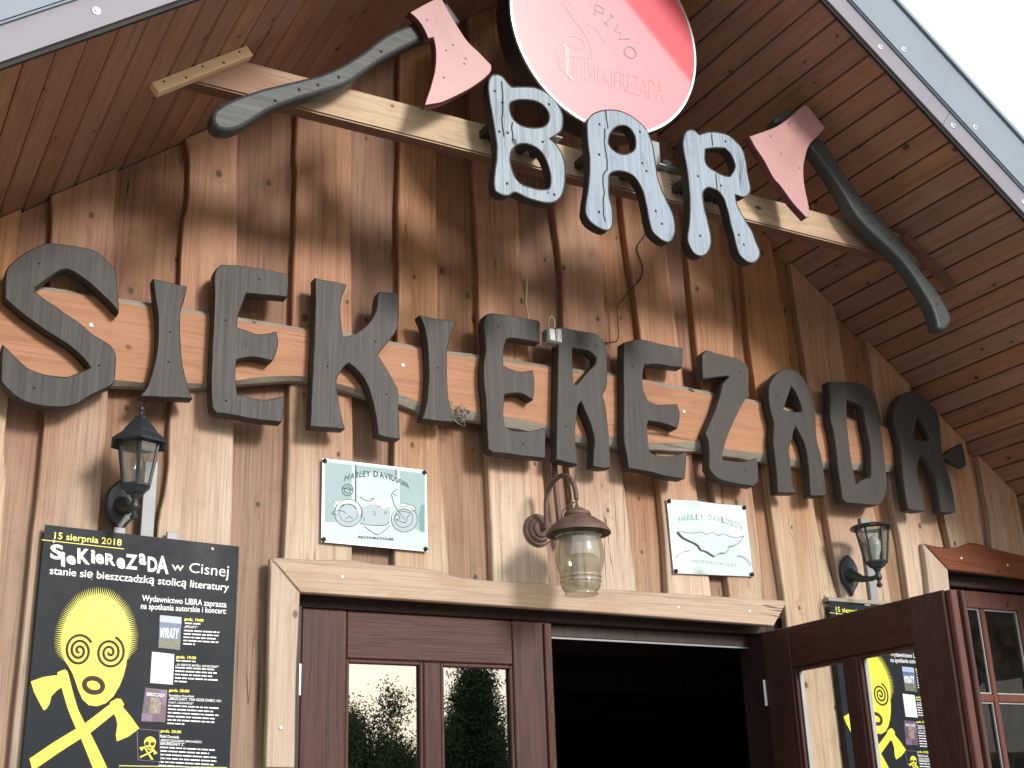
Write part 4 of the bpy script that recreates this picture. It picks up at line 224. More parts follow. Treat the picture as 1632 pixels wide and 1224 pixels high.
M['redlintel'] = wood('rust_red_casing', (.20, .065, .036), (.14, .043, .025), (.07, .022, .014), 'X', (.08, .02, .012), var=.02, rough=.4)
M['door'] = wood('dark_stained_door', (.078, .027, .019), (.044, .016, .012), (.015, .006, .005), 'Z', (.02, .009, .008), rough=.5, bump=1.0, var=.06, cracks=False, spec=.3, knots=.88)
M['door_h'] = wood('dark_stained_door_rail', (.078, .027, .019), (.044, .016, .012), (.015, .006, .005), 'X', (.02, .009, .008), rough=.5, bump=1.0, var=.06, cracks=False, spec=.3, knots=.88)
M['sash'] = wood('red_brown_sash', (.15, .05, .033), (.11, .036, .025), (.055, .018, .013), 'Z', (.04, .014, .01), rough=.4, bump=.5, var=.05, cracks=False)
M['char'] = wood('charcoal_letter_wood', (.046, .041, .038), (.042, .037, .034), (.031, .027, .025), 'Z', (.03, .024, .02), grain=.6, rough=.55, bump=.25, var=.10, knots=.94, stain=((.085, .078, .075), .5))
M['silver'] = wood('grey_washed_letter_wood', (.34, .42, .505), (.27, .34, .42), (.07, .09, .125), 'Z', (.05, .055, .065), rough=.6, bump=.9, var=.06, knots=.9, stain=((.11, .135, .165), .6))
M['burnt'] = painted('burnt_letter_edge', (.022, .017, .015), .7, var=.3, scale=20)
M['haft'] = wood('black_axe_haft', (.052, .060, .064), (.043, .049, .053), (.026, .029, .031), 'X', (.02, .02, .02), grain=.6, rough=.45, bump=.4, var=.05, knots=.96)
M['pink'] = painted('faded_pink_paint', (.43, .215, .215), .38, var=.10, scale=5, bump=.12, wear=((.40, .22, .20), .5, 9., .66), spec=.6, coat=0.)
M['maroon'] = painted('maroon_axe_edge', (.13, .035, .04), .5, var=.2)
M['zinc'] = painted('grey_sheet_metal', (.20, .242, .30), .5, .15, var=.08, scale=3, bump=.04, wear=((.16, .185, .22), .6, 5., .6))
M['flash'] = painted('pale_grey_flashing', (.22, .212, .25), .5, .1, var=.07, scale=4, bump=.04, wear=((.20, .19, .21), .5, 7., .62))
M['dark'] = painted('dark_gap', (.02, .018, .018), .7)
M['steel'] = painted('bare_steel', (.55, .56, .58), .3, .9, var=.1, scale=30)
M['bracket'] = painted('grey_painted_bar', (.27, .28, .30), .5, .2, var=.1)
M['iron'] = painted('black_cast_lantern', (.022, .030, .036), .42, 0., var=.2, scale=20, bump=.15, spec=.6)
M['rust'] = painted('rusty_brown_lamp_iron', (.13, .085, .070), .62, .15, var=.22, scale=24, bump=.35, wear=((.20, .105, .07), .7, 26., .52))
M['lglass'] = glass('lantern_glass', (.86, .88, .88), .02, .16, 1.6, .05)
M['amber'] = None
M['pane'] = glass('door_glass', (.95, .96, .95), .0, .0, .5)
M['mirror_pane'] = glass('reflective_door_glass', (.6, .62, .62), .0, .0, 1.0, .42)
M['dglass'] = glass('window_glass', (.80, .82, .80), .0, .02, .6)
M['black'] = painted('poster_black', (.014, .019, .026), .42, var=.12, spec=.12, bump=.02)
M['yellow'] = painted('poster_yellow', (.86, .80, .06), .35, var=.02, bump=0)
M['pale_yellow'] = painted('poster_pale_yellow', (.62, .62, .2), .35, var=.02, bump=0)
M['white'] = painted('print_white', (.82, .84, .86), .4, var=.02, bump=0)
M['brown'] = painted('poster_brown_line', (.060, .037, .028), .45, var=.03, bump=0, spec=.12)
M['t_sky'] = painted('print_sky_blue', (.42, .50, .74), .4, var=.2, scale=20, bump=0)
M['t_hill'] = painted('print_hill_blue', (.10, .15, .27), .4, var=.3, scale=40, bump=0)
M['t_grass'] = painted('print_olive', (.14, .15, .10), .4, var=.45, scale=60, bump=0)
M['t_purple'] = painted('print_purple', (.105, .06, .10), .4, var=.4, scale=30, bump=0)
M['t_violet'] = painted('print_violet', (.19, .11, .22), .4, var=.3, scale=40, bump=0)
M['t_photo'] = painted('print_old_photo', (.27, .21, .17), .4, var=.6, scale=90, bump=0)
M['red_face'] = painted('red_acrylic', (.78, .11, .15), .3, var=.03, scale=2, bump=0, spec=.3, coat=1., coat_rough=.085, coat_ior=2.45)
M['ink'] = painted('faded_marker_line', (.10, .06, .06), .3, var=.1, bump=0, coat=1., coat_rough=.085, coat_ior=2.2)
M['ink_faint'] = painted('faded_thin_line', (.42, .10, .12), .3, var=.1, bump=0, coat=1., coat_rough=.085, coat_ior=2.45)
M['ink_green'] = painted('faded_green_line', (.22, .22, .18), .3, var=.1, bump=0, coat=1., coat_rough=.085, coat_ior=2.45)
M['casing_dark'] = painted('black_sign_casing', (.022, .022, .032), .35, var=.2)
M['alu'] = painted('thin_aluminium_rim', (.62, .66, .72), .3, .6, var=.05)
M['tin'] = painted('enamelled_tin', (.48, .60, .62), .45, 0., var=.05, scale=3, bump=.05, spec=.35)
M['tin_rim'] = painted('grey_tin_rim', (.40, .42, .47), .35, .3, var=.1)
M['tin_teal'] = painted('tin_pale_teal', (.27, .40, .42), .45, var=.14, scale=9, bump=.03, spec=.3)
M['tin_teal_dark'] = painted('tin_mid_teal', (.14, .27, .27), .45, var=.1, bump=0, spec=.3)
M['tin_grey'] = painted('tin_blue_grey', (.36, .45, .50), .45, var=.1, bump=0, spec=.3)
M['tin_line'] = painted('tin_dark_line', (.075, .10, .115), .5, var=.1, bump=0, spec=.12)
M['tin_white'] = painted('tin_white', (.66, .72, .73), .45, var=.03, bump=0, spec=.3)
M['plate'] = painted('polished_plate', (.50, .60, .60), .24, .6, var=.06, scale=3, bump=.08, bscale=12)
M['plate_line'] = painted('pressed_line', (.16, .21, .22), .4, .3, var=.1, bump=0)
M['plate_faint'] = painted('pressed_faint_line', (.50, .58, .58), .3, .4, var=.1, bump=0)
M['screw'] = painted('white_screw_head', (.70, .68, .64), .4, .2, var=.1)
M['hole'] = painted('black_nail_hole', (.012, .010, .010), .8)
M['cream'] = painted('cream_cable', (.52, .45, .32), .5)
M['cable'] = painted('black_cable', (.03, .025, .022), .5)
M['box'] = painted('grey_floodlight', (.34, .35, .36), .35, .4, var=.2)
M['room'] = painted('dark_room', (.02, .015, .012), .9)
M['frame_dark'] = wood('dark_door_frame', (.045, .022, .018), (.03, .014, .012), (.014, .007, .006), 'Z', rough=.5, cracks=False)
M['bead'] = painted('pale_glazing_bead', (.42, .43, .43), .45)
M['bulb'] = painted('frosted_bulb', (.75, .78, .80), .25, coat=.5)
M['felt'] = painted('underlay', (.05, .04, .035), .9)
M['roof'] = painted('roof_sheet', (.30, .33, .38), .5, .3)
def ground_mat(name, a, b, sc, rough=.85):
    s = NT(name); tc = s.n('ShaderNodeTexCoord'); o = tc.outputs['Object']
    n1 = s.noise(o, sc, 6, .6); n2 = s.noise(o, sc * 5, 4, .6)
    s.color(s.mix(s.rng(s.math('MULTIPLY_ADD', n2, .4, s.math('MULTIPLY', n1, .6)), .35, .65), a, b)); s.p(Roughness=rough, Specular_IOR_Level=.08); s.bump(n2, .4, .01); return s.m
M['bounce_paving'] = ground_mat('concrete_paving', (.25, .235, .215), (.34, .32, .29), 1.2)
M['grass'] = ground_mat('meadow', (.045, .075, .02), (.09, .12, .04), .6)
M['hill'] = ground_mat('wooded_hill', (.012, .025, .010), (.035, .055, .02), .15)
M['bark'] = ground_mat('bark', (.06, .045, .03), (.12, .09, .06), 9)
def leaf_mat(name, a, b):
    s = NT(name); oi = s.n('ShaderNodeTexCoord'); n = s.noise(oi.outputs['Object'], .9, 3, .6); n2 = s.noise(oi.outputs['Object'], 7., 2)
    s.color(s.mix(s.rng(s.math('MULTIPLY_ADD', n2, .5, s.math('MULTIPLY', n, .5)), .35, .65), a, b)); s.p(Roughness=.6, Specular_IOR_Level=.3); return s.m
M['leaf'] = leaf_mat('broad_leaves', (.018, .035, .010), (.06, .10, .03))
M['leaf2'] = leaf_mat('willow_leaves', (.035, .055, .018), (.09, .13, .045))
# amber jar glass: thin, tinted, a little milky
s_ = NT('smoky_amber_glass'); tr_ = s_.n('ShaderNodeBsdfTransparent'); tr_.inputs[0].default_value = (.80, .77, .66, 1)
gl_ = s_.n('ShaderNodeBsdfGlossy'); gl_.inputs['Roughness'].default_value = .06
df_ = s_.n('ShaderNodeBsdfDiffuse'); df_.inputs[0].default_value = (.50, .48, .40, 1)
fr_ = s_.n('ShaderNodeLayerWeight'); fr_.inputs[0].default_value = .5
a_ = s_.n('ShaderNodeMixShader'); a_.inputs[0].default_value = .30; s_.l(tr_.outputs[0], a_.inputs[1]); s_.l(df_.outputs[0], a_.inputs[2])
b_ = s_.n('ShaderNodeMixShader'); s_.l(s_.math('MULTIPLY_ADD', s_.math('POWER', fr_.outputs['Facing'], 4.), .8, .15, clamp=True), b_.inputs[0]); s_.l(a_.outputs[0], b_.inputs[1]); s_.l(gl_.outputs[0], b_.inputs[2])
s_.t.nodes.remove(s_.b); s_.l(b_.outputs[0], s_.out.inputs[0]); M['amber'] = s_.m
# ------------------------------------------------------------------ object helpers
W = {}
def link(o, parent=None):
    COL.objects.link(o)
    if parent is not None:
        o.parent = parent; o.matrix_parent_inverse = Matrix.Translation(-Vector(W.get(parent.name, (0, 0, 0))))
    return o
def obj(name, me, mat=None, parent=None, smooth=False):
    if mat is not None:
        me.materials.clear(); me.materials.append(mat)
    if smooth: me.polygons.foreach_set('use_smooth', [True] * len(me.polygons))
    me.name = name
    return link(bpy.data.objects.new(name, me), parent)
def thing(name, label, cat, loc=(0, 0, 0), group=None):
    o = bpy.data.objects.new(name, None); COL.objects.link(o); o.location = loc; o.empty_display_size = .1
    W[o.name] = tuple(loc); o['label'] = label; o['category'] = cat
    if group: o['group'] = group
    return o
def kind(o, k): o['kind'] = k; return o
class MB:
    def __init__(s): s.v = []; s.f = []; s.mi = []
    def add(s, vs, fs, mi=0):
        n = len(s.v); s.v += [tuple(v) for v in vs]; s.f += [tuple(i + n for i in f) for f in fs]; s.mi += [mi] * len(fs); return s
    def box(s, x0, x1, y0, y1, z0, z1, mi=0):
        return s.add([(x0, y0, z0), (x1, y0, z0), (x1, y1, z0), (x0, y1, z0), (x0, y0, z1), (x1, y0, z1), (x1, y1, z1), (x0, y1, z1)],
              [(0, 3, 2, 1), (4, 5, 6, 7), (0, 1, 5, 4), (1, 2, 6, 5), (2, 3, 7, 6), (3, 0, 4, 7)], mi)
    def bbox(s, x0, x1, y0, y1, z0, z1, c=.003, mi=0):
        """box with all edges chamfered"""
        bm = bmesh.new(); bmesh.ops.create_cube(bm, size=1)
        for v in bm.verts: v.co = ((x0 + x1) / 2 + v.co.x * (x1 - x0), (y0 + y1) / 2 + v.co.y * (y1 - y0), (z0 + z1) / 2 + v.co.z * (z1 - z0))
        bmesh.ops.bevel(bm, geom=bm.edges[:], offset=c, segments=1, affect='EDGES')
        bm.verts.index_update(); s.add([v.co[:] for v in bm.verts], [[v.index for v in f.verts] for f in bm.faces], mi); bm.free(); return s
    def lathe(s, prof, c, seg=24, mi=0, axis='Z', phase=0., closed=False):
        """prof = [(r, h)...] turned about an axis through c"""
        n = len(s.v); vs = []
        for r, h in prof:
            for k in range(seg):
                t = phase + 2 * math.pi * k / seg; u, v = r * math.cos(t), r * math.sin(t)
                p = (u, v, h) if axis == 'Z' else (u, -h, v)
                vs.append((c[0] + p[0], c[1] + p[1], c[2] + p[2]))
        fs = []
        for i in range(len(prof) - 1):
            for k in range(seg):
                k2 = (k + 1) % seg; fs.append((i * seg + k, i * seg + k2, (i + 1) * seg + k2, (i + 1) * seg + k))
        if prof[0][0] > 1e-5 and not closed: fs.append(tuple(range(seg))[::-1])
        if prof[-1][0] > 1e-5 and not closed: fs.append(tuple((len(prof) - 1) * seg + k for k in range(seg)))
        return s.add(vs, fs, mi)
    def tube(s, pts, r, seg=8, mi=0):
        pts = [Vector(p) for p in pts]; rings = []; up = Vector((0.13, .31, 1)).normalized()
        for i, p in enumerate(pts):
            t = (pts[min(i + 1, len(pts) - 1)] - pts[max(i - 1, 0)]).normalized()
            a = t.cross(up)
            if a.length < .05: a = t.cross(Vector((1, 0, 0)))
            a.normalize(); b = t.cross(a); rr = r[i] if isinstance(r, (list, tuple)) else r
            rings.append([p + a * rr * math.cos(2 * math.pi * k / seg) + b * rr * math.sin(2 * math.pi * k / seg) for k in range(seg)])
        vs = [v for q in rings for v in q]; fs = []
        for i in range(len(pts) - 1):
            for k in range(seg):
                k2 = (k + 1) % seg; fs.append((i * seg + k, i * seg + k2, (i + 1) * seg + k2, (i + 1) * seg + k))
        fs.append(tuple(range(seg))[::-1]); fs.append(tuple((len(pts) - 1) * seg + k for k in range(seg)))
        return s.add(vs, fs, mi)
    def mesh(s, name='m'):
        me = bpy.data.meshes.new(name); me.from_pydata(s.v, [], s.f); me.update()
        bm = bmesh.new(); bm.from_mesh(me); bmesh.ops.recalc_face_normals(bm, faces=bm.faces[:]); bm.to_mesh(me); bm.free()
        return me
    def build(s, name, mat, parent=None, smooth=False):
        me = s.mesh(name); mats = mat if isinstance(mat, (list, tuple)) else [mat]
        o = obj(name, me, None, parent)
        for m in mats: me.materials.append(m)
        if len(mats) > 1:
            for p, i in zip(me.polygons, s.mi): p.material_index = i
        if smooth:
            me.polygons.foreach_set('use_smooth', [True] * len(me.polygons)); me.set_sharp_from_angle(angle=math.radians(38))
        return o
def refine(pts, step=.012, corner=38):
    """rounds a traced outline (Catmull-Rom) but keeps its hard corners"""
    n = len(pts); P = [Vector(p) for p in pts]; out = []
    hard = []
    for i in range(n):
        a = (P[i] - P[i - 1]); b = (P[(i + 1) % n] - P[i])
        hard.append(a.angle(b, 0) > math.radians(corner) if a.length > 1e-6 and b.length > 1e-6 else True)
    for i in range(n):
        p1, p2 = P[i], P[(i + 1) % n]
        p0 = P[i - 1] if not hard[i] else p1 * 2 - p2
        p3 = P[(i + 2) % n] if not hard[(i + 1) % n] else p2 * 2 - p1
        k = max(1, int((p2 - p1).length / step))
        for j in range(k):
            t = j / k
            out.append(tuple(.5 * (2 * p1 + (p2 - p0) * t + (2 * p0 - 5 * p1 + 4 * p2 - p3) * t * t + (3 * p1 - p0 - 3 * p2 + p3) * t ** 3)))
    return out
def wobble(pts, amp, f=30., seed=0.):
    return [(x + amp * mnoise.noise((x * f, z * f, seed)), z + amp * mnoise.noise((x * f, z * f, seed + 9.))) for x, z in pts]
def slab(loops, yfront, thick, bevel=.004, seg=1, round_=True, step=.012, wob=0., corner=38):
    """solid plate standing in the xz plane with its front at yfront; extra loops are holes"""
    cu = bpy.data.curves.new('c', 'CURVE'); cu.dimensions = '2D'; cu.fill_mode = 'BOTH' if thick > 0 else 'FRONT'
    for k, lp in enumerate(loops):
        pts = refine(lp, step, corner) if round_ else lp
        if wob: pts = wobble(pts, wob, seed=yfront * 100 + lp[0][0] * 7)
        sp = cu.splines.new('POLY'); sp.points.add(len(pts) - 1); sp.use_cyclic_u = True
        for q, (x, z) in zip(sp.points, pts): q.co = (x, z, 0, 1)
    cu.extrude = max(0, thick / 2 - bevel); cu.bevel_depth = bevel if thick > 0 else 0; cu.bevel_resolution = seg - 1 if seg > 0 else 0; cu.offset = -bevel if thick > 0 else 0
    o = bpy.data.objects.new('c', cu); COL.objects.link(o)
    dg = bpy.context.evaluated_depsgraph_get(); me = bpy.data.meshes.new_from_object(o.evaluated_get(dg))
    bpy.data.objects.remove(o); bpy.data.curves.remove(cu)
    yc = yfront + thick / 2
    n = len(me.vertices); a = np.empty(n * 3); me.vertices.foreach_get('co', a); a = a.reshape(-1, 3)
    b = np.stack([a[:, 0], yc - a[:, 2], a[:, 1]], 1); me.vertices.foreach_set('co', b.ravel()); me.update()
    return me
def sides_mat(me, mat_front, mat_side):
    me.materials.clear(); me.materials.append(mat_front); me.materials.append(mat_side)
    for p in me.polygons: p.material_index = 0 if p.normal.y < -.9 else 1
def ribbon(mb, pts, w, y, mi=0, closed=False):
    P = [Vector(p) for p in pts]; n = len(P); vs = []
    for i in range(n):
        if closed: a, b = P[i - 1], P[(i + 1) % n]
        else: a, b = P[max(i - 1, 0)], P[min(i + 1, n - 1)]
        t = (b - a); t = t.normalized() if t.length > 1e-9 else Vector((1, 0)); nn = Vector((-t.y, t.x)) * w / 2
        vs += [(P[i].x + nn.x, y, P[i].y + nn.y), (P[i].x - nn.x, y, P[i].y - nn.y)]
    fs = [(2 * i, 2 * i + 2, 2 * i + 3, 2 * i + 1) for i in range(n - 1)]
    if closed: fs.append((2 * n - 2, 0, 1, 2 * n - 1))
    mb.add(vs, fs, mi)
FONT = {}
def glyphs(text, bold=0.):
    key = (text, bold)
    if key in FONT: return FONT[key]
    cu = bpy.data.curves.new('t', 'FONT'); cu.body = text; cu.size = 1; cu.offset = bold; cu.resolution_u = 3
    o = bpy.data.objects.new('t', cu); COL.objects.link(o)
    dg = bpy.context.evaluated_depsgraph_get(); me = bpy.data.meshes.new_from_object(o.evaluated_get(dg))
    bpy.data.objects.remove(o); bpy.data.curves.remove(cu)
    v = [tuple(x.co[:2]) for x in me.vertices]; f = [tuple(p.vertices) for p in me.polygons]; bpy.data.meshes.remove(me)
    FONT[key] = (v, f); return v, f
def fit_text(mb, text, quad, y, bold=0., mi=0):
    """letters fitted between the four corners top-left, top-right, bottom-left, bottom-right"""
    v, f = glyphs(text, bold); a = np.array(v); lo, hi = a.min(0), a.max(0); uv = (a - lo) / (hi - lo)
    tl, tr, bl, br = [np.array(q) for q in quad]
    p = (bl * (1 - uv[:, :1]) + br * uv[:, :1]) * (1 - uv[:, 1:]) + (tl * (1 - uv[:, :1]) + tr * uv[:, :1]) * uv[:, 1:]
    mb.add([(q[0], y, q[1]) for q in p], f, mi)
def poly(mb, pts, y, mi=0):
    mb.add([(x, y, z) for x, z in pts], [tuple(range(len(pts)))], mi)
def flat(name, mb, mat, parent, label=None):
    me = bpy.data.meshes.new(name); me.from_pydata(mb.v, [], mb.f); me.update()
    bm = bmesh.new(); bm.from_mesh(me)
    for f in bm.faces:
        f.normal_update()
        if f.normal.y > 0: f.normal_flip()
    bm.to_mesh(me); bm.free()
    o = obj(name, me, mat, parent)
    if label: o['label'] = label
    return o
# ------------------------------------------------------------------ the building
XA, ZA, SL = 2.411, 5.146, .77
ANG = math.atan(SL); CA, SA = math.cos(ANG), math.sin(ANG)
def soff(x): return ZA - SL * abs(x - XA)
bar = thing('timber_bar_house', 'timber bar house with live-edge board gable, wide eaves and brown double doors', 'building', (2.43, 0, 0))
# backing wall with door and window openings
DX0, DX1, DZ = 1.40, 3.46, 2.44
WX0, WX1, WZ0, WZ1 = 4.44, 5.16, .9, 2.74
EL, ER = -.93, 5.75                                        # the two corners of the house front
bk = MB()
for x0, x1, z0, z1 in ((EL, DX0, 0, 2.44), (DX1, WX0, 0, 2.44), (WX1, ER, 0, 2.44), (WX0, WX1, 0, WZ0), (EL, WX0, 2.44, 2.57), (WX1, ER, 2.44, 2.57), (WX0 - .2, WX0, 2.57, 2.74), (WX1, WX1 + .2, 2.57, 2.74)): bk.box(x0, x1, .062, .14, z0, z1)
bk.add([(EL, .063, 2.57), (WX0 - .2, .063, 2.57), (WX0 - .2, .063, 2.74), (WX1 + .2, .063, 2.74), (WX1 + .2, .063, 2.57), (ER, .063, 2.57), (ER, .063, soff(ER) + .02), (XA, .063, ZA + .02), (EL, .063, soff(EL) + .02)], [tuple(range(9))])
for x_ in (EL, ER - .06): bk.box(x_, x_ + .06, .141, 6., 0, soff(EL if x_ < 0 else ER) + .01)
wall = bk.build('front_wall', M['felt'], bar)
# live-edge boards
def edge_fn(tab, jit, seed):
    zs = [q[0] for q in tab]; xs = [q[1] for q in tab]
    # straight drift beyond the traced stretch
    def f(z):
        x = float(np.interp(z, zs, xs))
        return x + jit * (.7 * mnoise.noise((z * 3.1, seed, 0)) + .35 * mnoise.noise((z * 17., seed, 5.)))
    return f
def wall_board(fl, fr, yf, yb, mat, cham, zbot=0., step=.05, clip=None, ztop=None):
    zt = ztop or 5.2; zs = []
    z = zbot
    while z < zt: zs.append(z); z += step
    rings = []; done = False
    for z in zs:
        xl, xr = fl(z), fr(z)
        if clip and clip[2] < z < clip[3]:
            if xl < clip[1] and xr > clip[1]: xl = max(xl, clip[1])
            elif xr > clip[0] and xl < clip[0]: xr = min(xr, clip[0])
        cl = cham * (1 + .6 * mnoise.noise((z * 5, xl * 3, 1))); cr = cham * (1 + .6 * mnoise.noise((z * 5, xr * 3, 2)))
        xs = [(xl, yb), (xl, yf + cl), (xl + cl * .9, yf), ((xl + xr) / 2, yf - .0006), (xr - cr * .9, yf), (xr, yf + cr), (xr, yb)]
        tops = [soff(x) - .004 for x, y in xs]
        if z > min(tops) - step * .6:
            rings.append([(x, y, max(t, zs[0] + .01)) for (x, y), t in zip(xs, tops)]); break
        rings.append([(x, y, z) for x, y in xs])
    if len(rings) < 2: return None
    mb = MB(); n = 7
    vs = [p for r in rings for p in r]; fs = []
    for i in range(len(rings) - 1):
        for k in range(n - 1): fs.append((i * n + k, i * n + k + 1, (i + 1) * n + k + 1, (i + 1) * n + k))
    fs.append(tuple(range(n))[::-1]); fs.append(tuple((len(rings) - 1) * n + k for k in range(n)))
    mb.add(vs, fs)
    return mb.build('wall_board', mat, wall)
edges = []
for i, (a, b) in enumerate(D['boards']):
    b_ = edge_fn(b, .0035, i * 3.7 + 1); b_z = b
    a_ = edge_fn(a, .0035, i * 3.7) if a else (lambda z, g=b_: g(z) - .17)
    edges.append((a_, b_))
# boards carried on past both sides of the picture
x = edges[0][0](3.) - .06; i = 0
while x > EL + .12:
    w = random.uniform(.15, .22); tl = [(0, x - w), (2, x - w + random.uniform(-.01, .01)), (4, x - w)]; tr = [(0, x), (2, x + random.uniform(-.01, .01)), (4, x)]
    edges.insert(0, (edge_fn(tl, .006, 50 + i), edge_fn(tr, .006, 70 + i))); x -= w + random.uniform(.05, .1); i += 1
x = edges[-1][1](2.9) + .07
while x < ER - .12:
    w = random.uniform(.15, .22); tl = [(0, x), (3, x + random.uniform(-.01, .01))]; tr = [(0, x + w), (3, x + w)]
    edges.append((edge_fn(tl, .006, 90 + i), edge_fn(tr, .006, 110 + i))); x += w + random.uniform(.05, .1); i += 1
def bottom(fl, fr):
    c = (fl(2.4) + fr(2.4)) / 2; zb = 0.; clip = (DX0 - .02, DX1 + .02, -1, 2.44)
    if DX0 < c < DX1: zb = 2.44
    if WX0 < c < WX1: zb = 2.73
    if c > 4.2: clip = (WX0, WX1, WZ0, 2.73)
    return zb, clip
for i, (fl, fr) in enumerate(edges):
    zb, clip = bottom(fl, fr)
    wall_board(fl, fr, 0., .034, M['wall'], .0042, zb, clip=clip)
    if zb == 2.73: wall_board(fl, fr, 0., .034, M['wall'], .0042, 0., ztop=WZ0)
    if i + 1 < len(edges):
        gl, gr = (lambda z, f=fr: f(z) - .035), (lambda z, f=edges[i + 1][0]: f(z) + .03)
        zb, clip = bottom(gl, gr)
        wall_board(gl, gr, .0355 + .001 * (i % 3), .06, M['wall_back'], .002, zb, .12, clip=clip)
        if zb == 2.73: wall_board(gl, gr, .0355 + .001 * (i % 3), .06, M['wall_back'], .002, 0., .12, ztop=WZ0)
# roof slopes with tongue-and-groove soffit boards
YE = -1.05
bw = .0955
sm = MB(); c = .008; h = bw / 2 - .0030
prof = [(-h, .019), (-h, .005), (-h + c * .5, 0), (h - c * .5, 0), (h, .005), (h, .019)]
yy = [YE, -.7, -.35, .06]
vs = [(x, y, z) for y in yy for x, z in prof]; fs = []
for j in range(3):
    for k in range(5): fs.append((j * 6 + k, j * 6 + k + 1, (j + 1) * 6 + k + 1, (j + 1) * 6 + k))
fs += [tuple(range(6)), tuple(range(18, 24))[::-1]]
sm.add(vs, fs); smesh = sm.mesh('soffit_board'); smesh.materials.append(M['soffit'])
def slope_pts(side, s, n, y):      # s down the slope from the ridge, n outward from the soffit
    return (XA + side * (s * CA + n * SA), y, ZA - s * SA + n * CA)
for side in (-1, 1):
    mb = MB(); L = 4.55
    q = [slope_pts(side, s, n, y) for s in (-.0, L) for n in (.02, .26) for y in (YE + .005, 6.)]
    mb.add(q, [(0, 1, 3, 2), (4, 6, 7, 5), (0, 4, 5, 1), (2, 3, 7, 6), (0, 2, 6, 4), (1, 5, 7, 3)])
    roof = mb.build('roof_slope', M['roof'], bar)
    for k in range(46):
        o = bpy.data.objects.new('soffit_board', smesh); link(o, roof)
        p = slope_pts(side, (k + .5) * bw + .004, 0, 0); o.location = p; o.rotation_euler = (0, ANG * side, 0)
    def strip(name, n0, n1, y0, y1, mat, s0=-.0, s1=L):
        m = MB(); q = [slope_pts(side, s, n, y) for s in (s0, s1) for n in (n0, n1) for y in (y0, y1)]
        m.add(q, [(0, 1, 3, 2), (4, 6, 7, 5), (0, 4, 5, 1), (2, 3, 7, 6), (0, 2, 6, 4), (1, 5, 7, 3)])
        return m.build(name, mat, roof)
    strip('edge_gasket', -.012, .004, -1.064, -1.0502, M['dark'])
    strip('fascia_board', .0045, .27, -1.064, -1.0505, M['dark'])
    s = 0.
    while s < L:                                     # folded flashing in lengths with butt joints
        e = min(L, s + 1.55); strip('verge_flashing', .0, .088, -1.074, -1.0645, M['flash'], s + .001, e - .001); s = e
    strip('flashing_fold', .0885, .094, -1.082, -1.066, M['zinc'])
    s = .35
    while s < L:
        e = min(L, s + 2.05); strip('verge_sheet', .0945, .295, -1.088, -1.066, M['zinc'], s + .001, e - .001)
        s = e
    strip('verge_sheet', .0945, .295, -1.088, -1.066, M['zinc'], 0, .349)
    strip('sheet_lip', .2955, .31, -1.10, -1.06, M['zinc'])
    for k in range(11):
        for n, yv in ((.045, -1.0741), (.125, -1.0881)):
            p = slope_pts(side, .3 + k * .43 + (.08 if n > .1 else 0), n, yv)
            m = MB(); m.lathe([(.012, 0), (.012, .002), (.006, .003), (.0055, .007), (0, .007)], p, 10, axis='Y')
            m.build('roofing_screw', M['steel'], roof)
# casings round the openings
dc = obj('door_casing', slab([D['lintel']], -.032, .032, .004, round_=True, step=.03, corner=30), M['lintel'], bar)
obj('casing_upright', slab([D['jambcas']], -.030, .030, .004, step=.04, corner=30), M['casing'], dc)
mb = MB()      # the grey weathered waney edge along the top of the lintel
lt = sorted(p for p in D['lintel'] if p[1] > 2.47); lx, lz = [p[0] for p in lt], [p[1] for p in lt]
top = [(float(q), float(np.interp(q, lx, lz)) + .0015 * mnoise.noise((q * 14, 0, 0))) for q in np.arange(lx[0] + .006, lx[-1] - .01, .025)]
v = []
for x_, z_ in top: v += [(x_, -.0325, z_ - .013), (x_, -.024, z_ + .002), (x_, .0, z_ + .003)]
n = len(top); mb.add(v, [(3 * i + k, 3 * i + 3 + k, 3 * i + 4 + k, 3 * i + 1 + k) for i in range(n - 1) for k in (0, 1)])
mb.build('waney_edge', M['edge'], dc, True)
def nails(parent, pts, y, r=.006, mat='screw', name='screw'):
    for x_, z_ in pts:
        m = MB(); m.lathe([(r, 0), (r, .0015), (r * .6, .0025), (0, .0025)], (x_, y, z_), 10, axis='Y'); m.build(name, M[mat], parent)
nails(dc, [(1.56, 2.465), (2.95, 2.44), (3.30, 2.445), (1.36, 1.97)], -.0321)
wcs = obj('window_casing', slab([D['winlintel']], -.032, .032, .004, step=.03, corner=30), M['redlintel'], bar)
obj('casing_upright', slab([D['wincas']], -.030, .030, .004, step=.04, corner=30), M['casing'], wcs)
mb = MB(); mb.bbox(5.15, 5.27, -.03, -.001, .7, 2.675, .004); mb.build('casing_upright', M['casing'], wcs)
nails(wcs, [(4.56, 2.755), (4.86, 2.745), (4.42, 2.60)], -.0321)
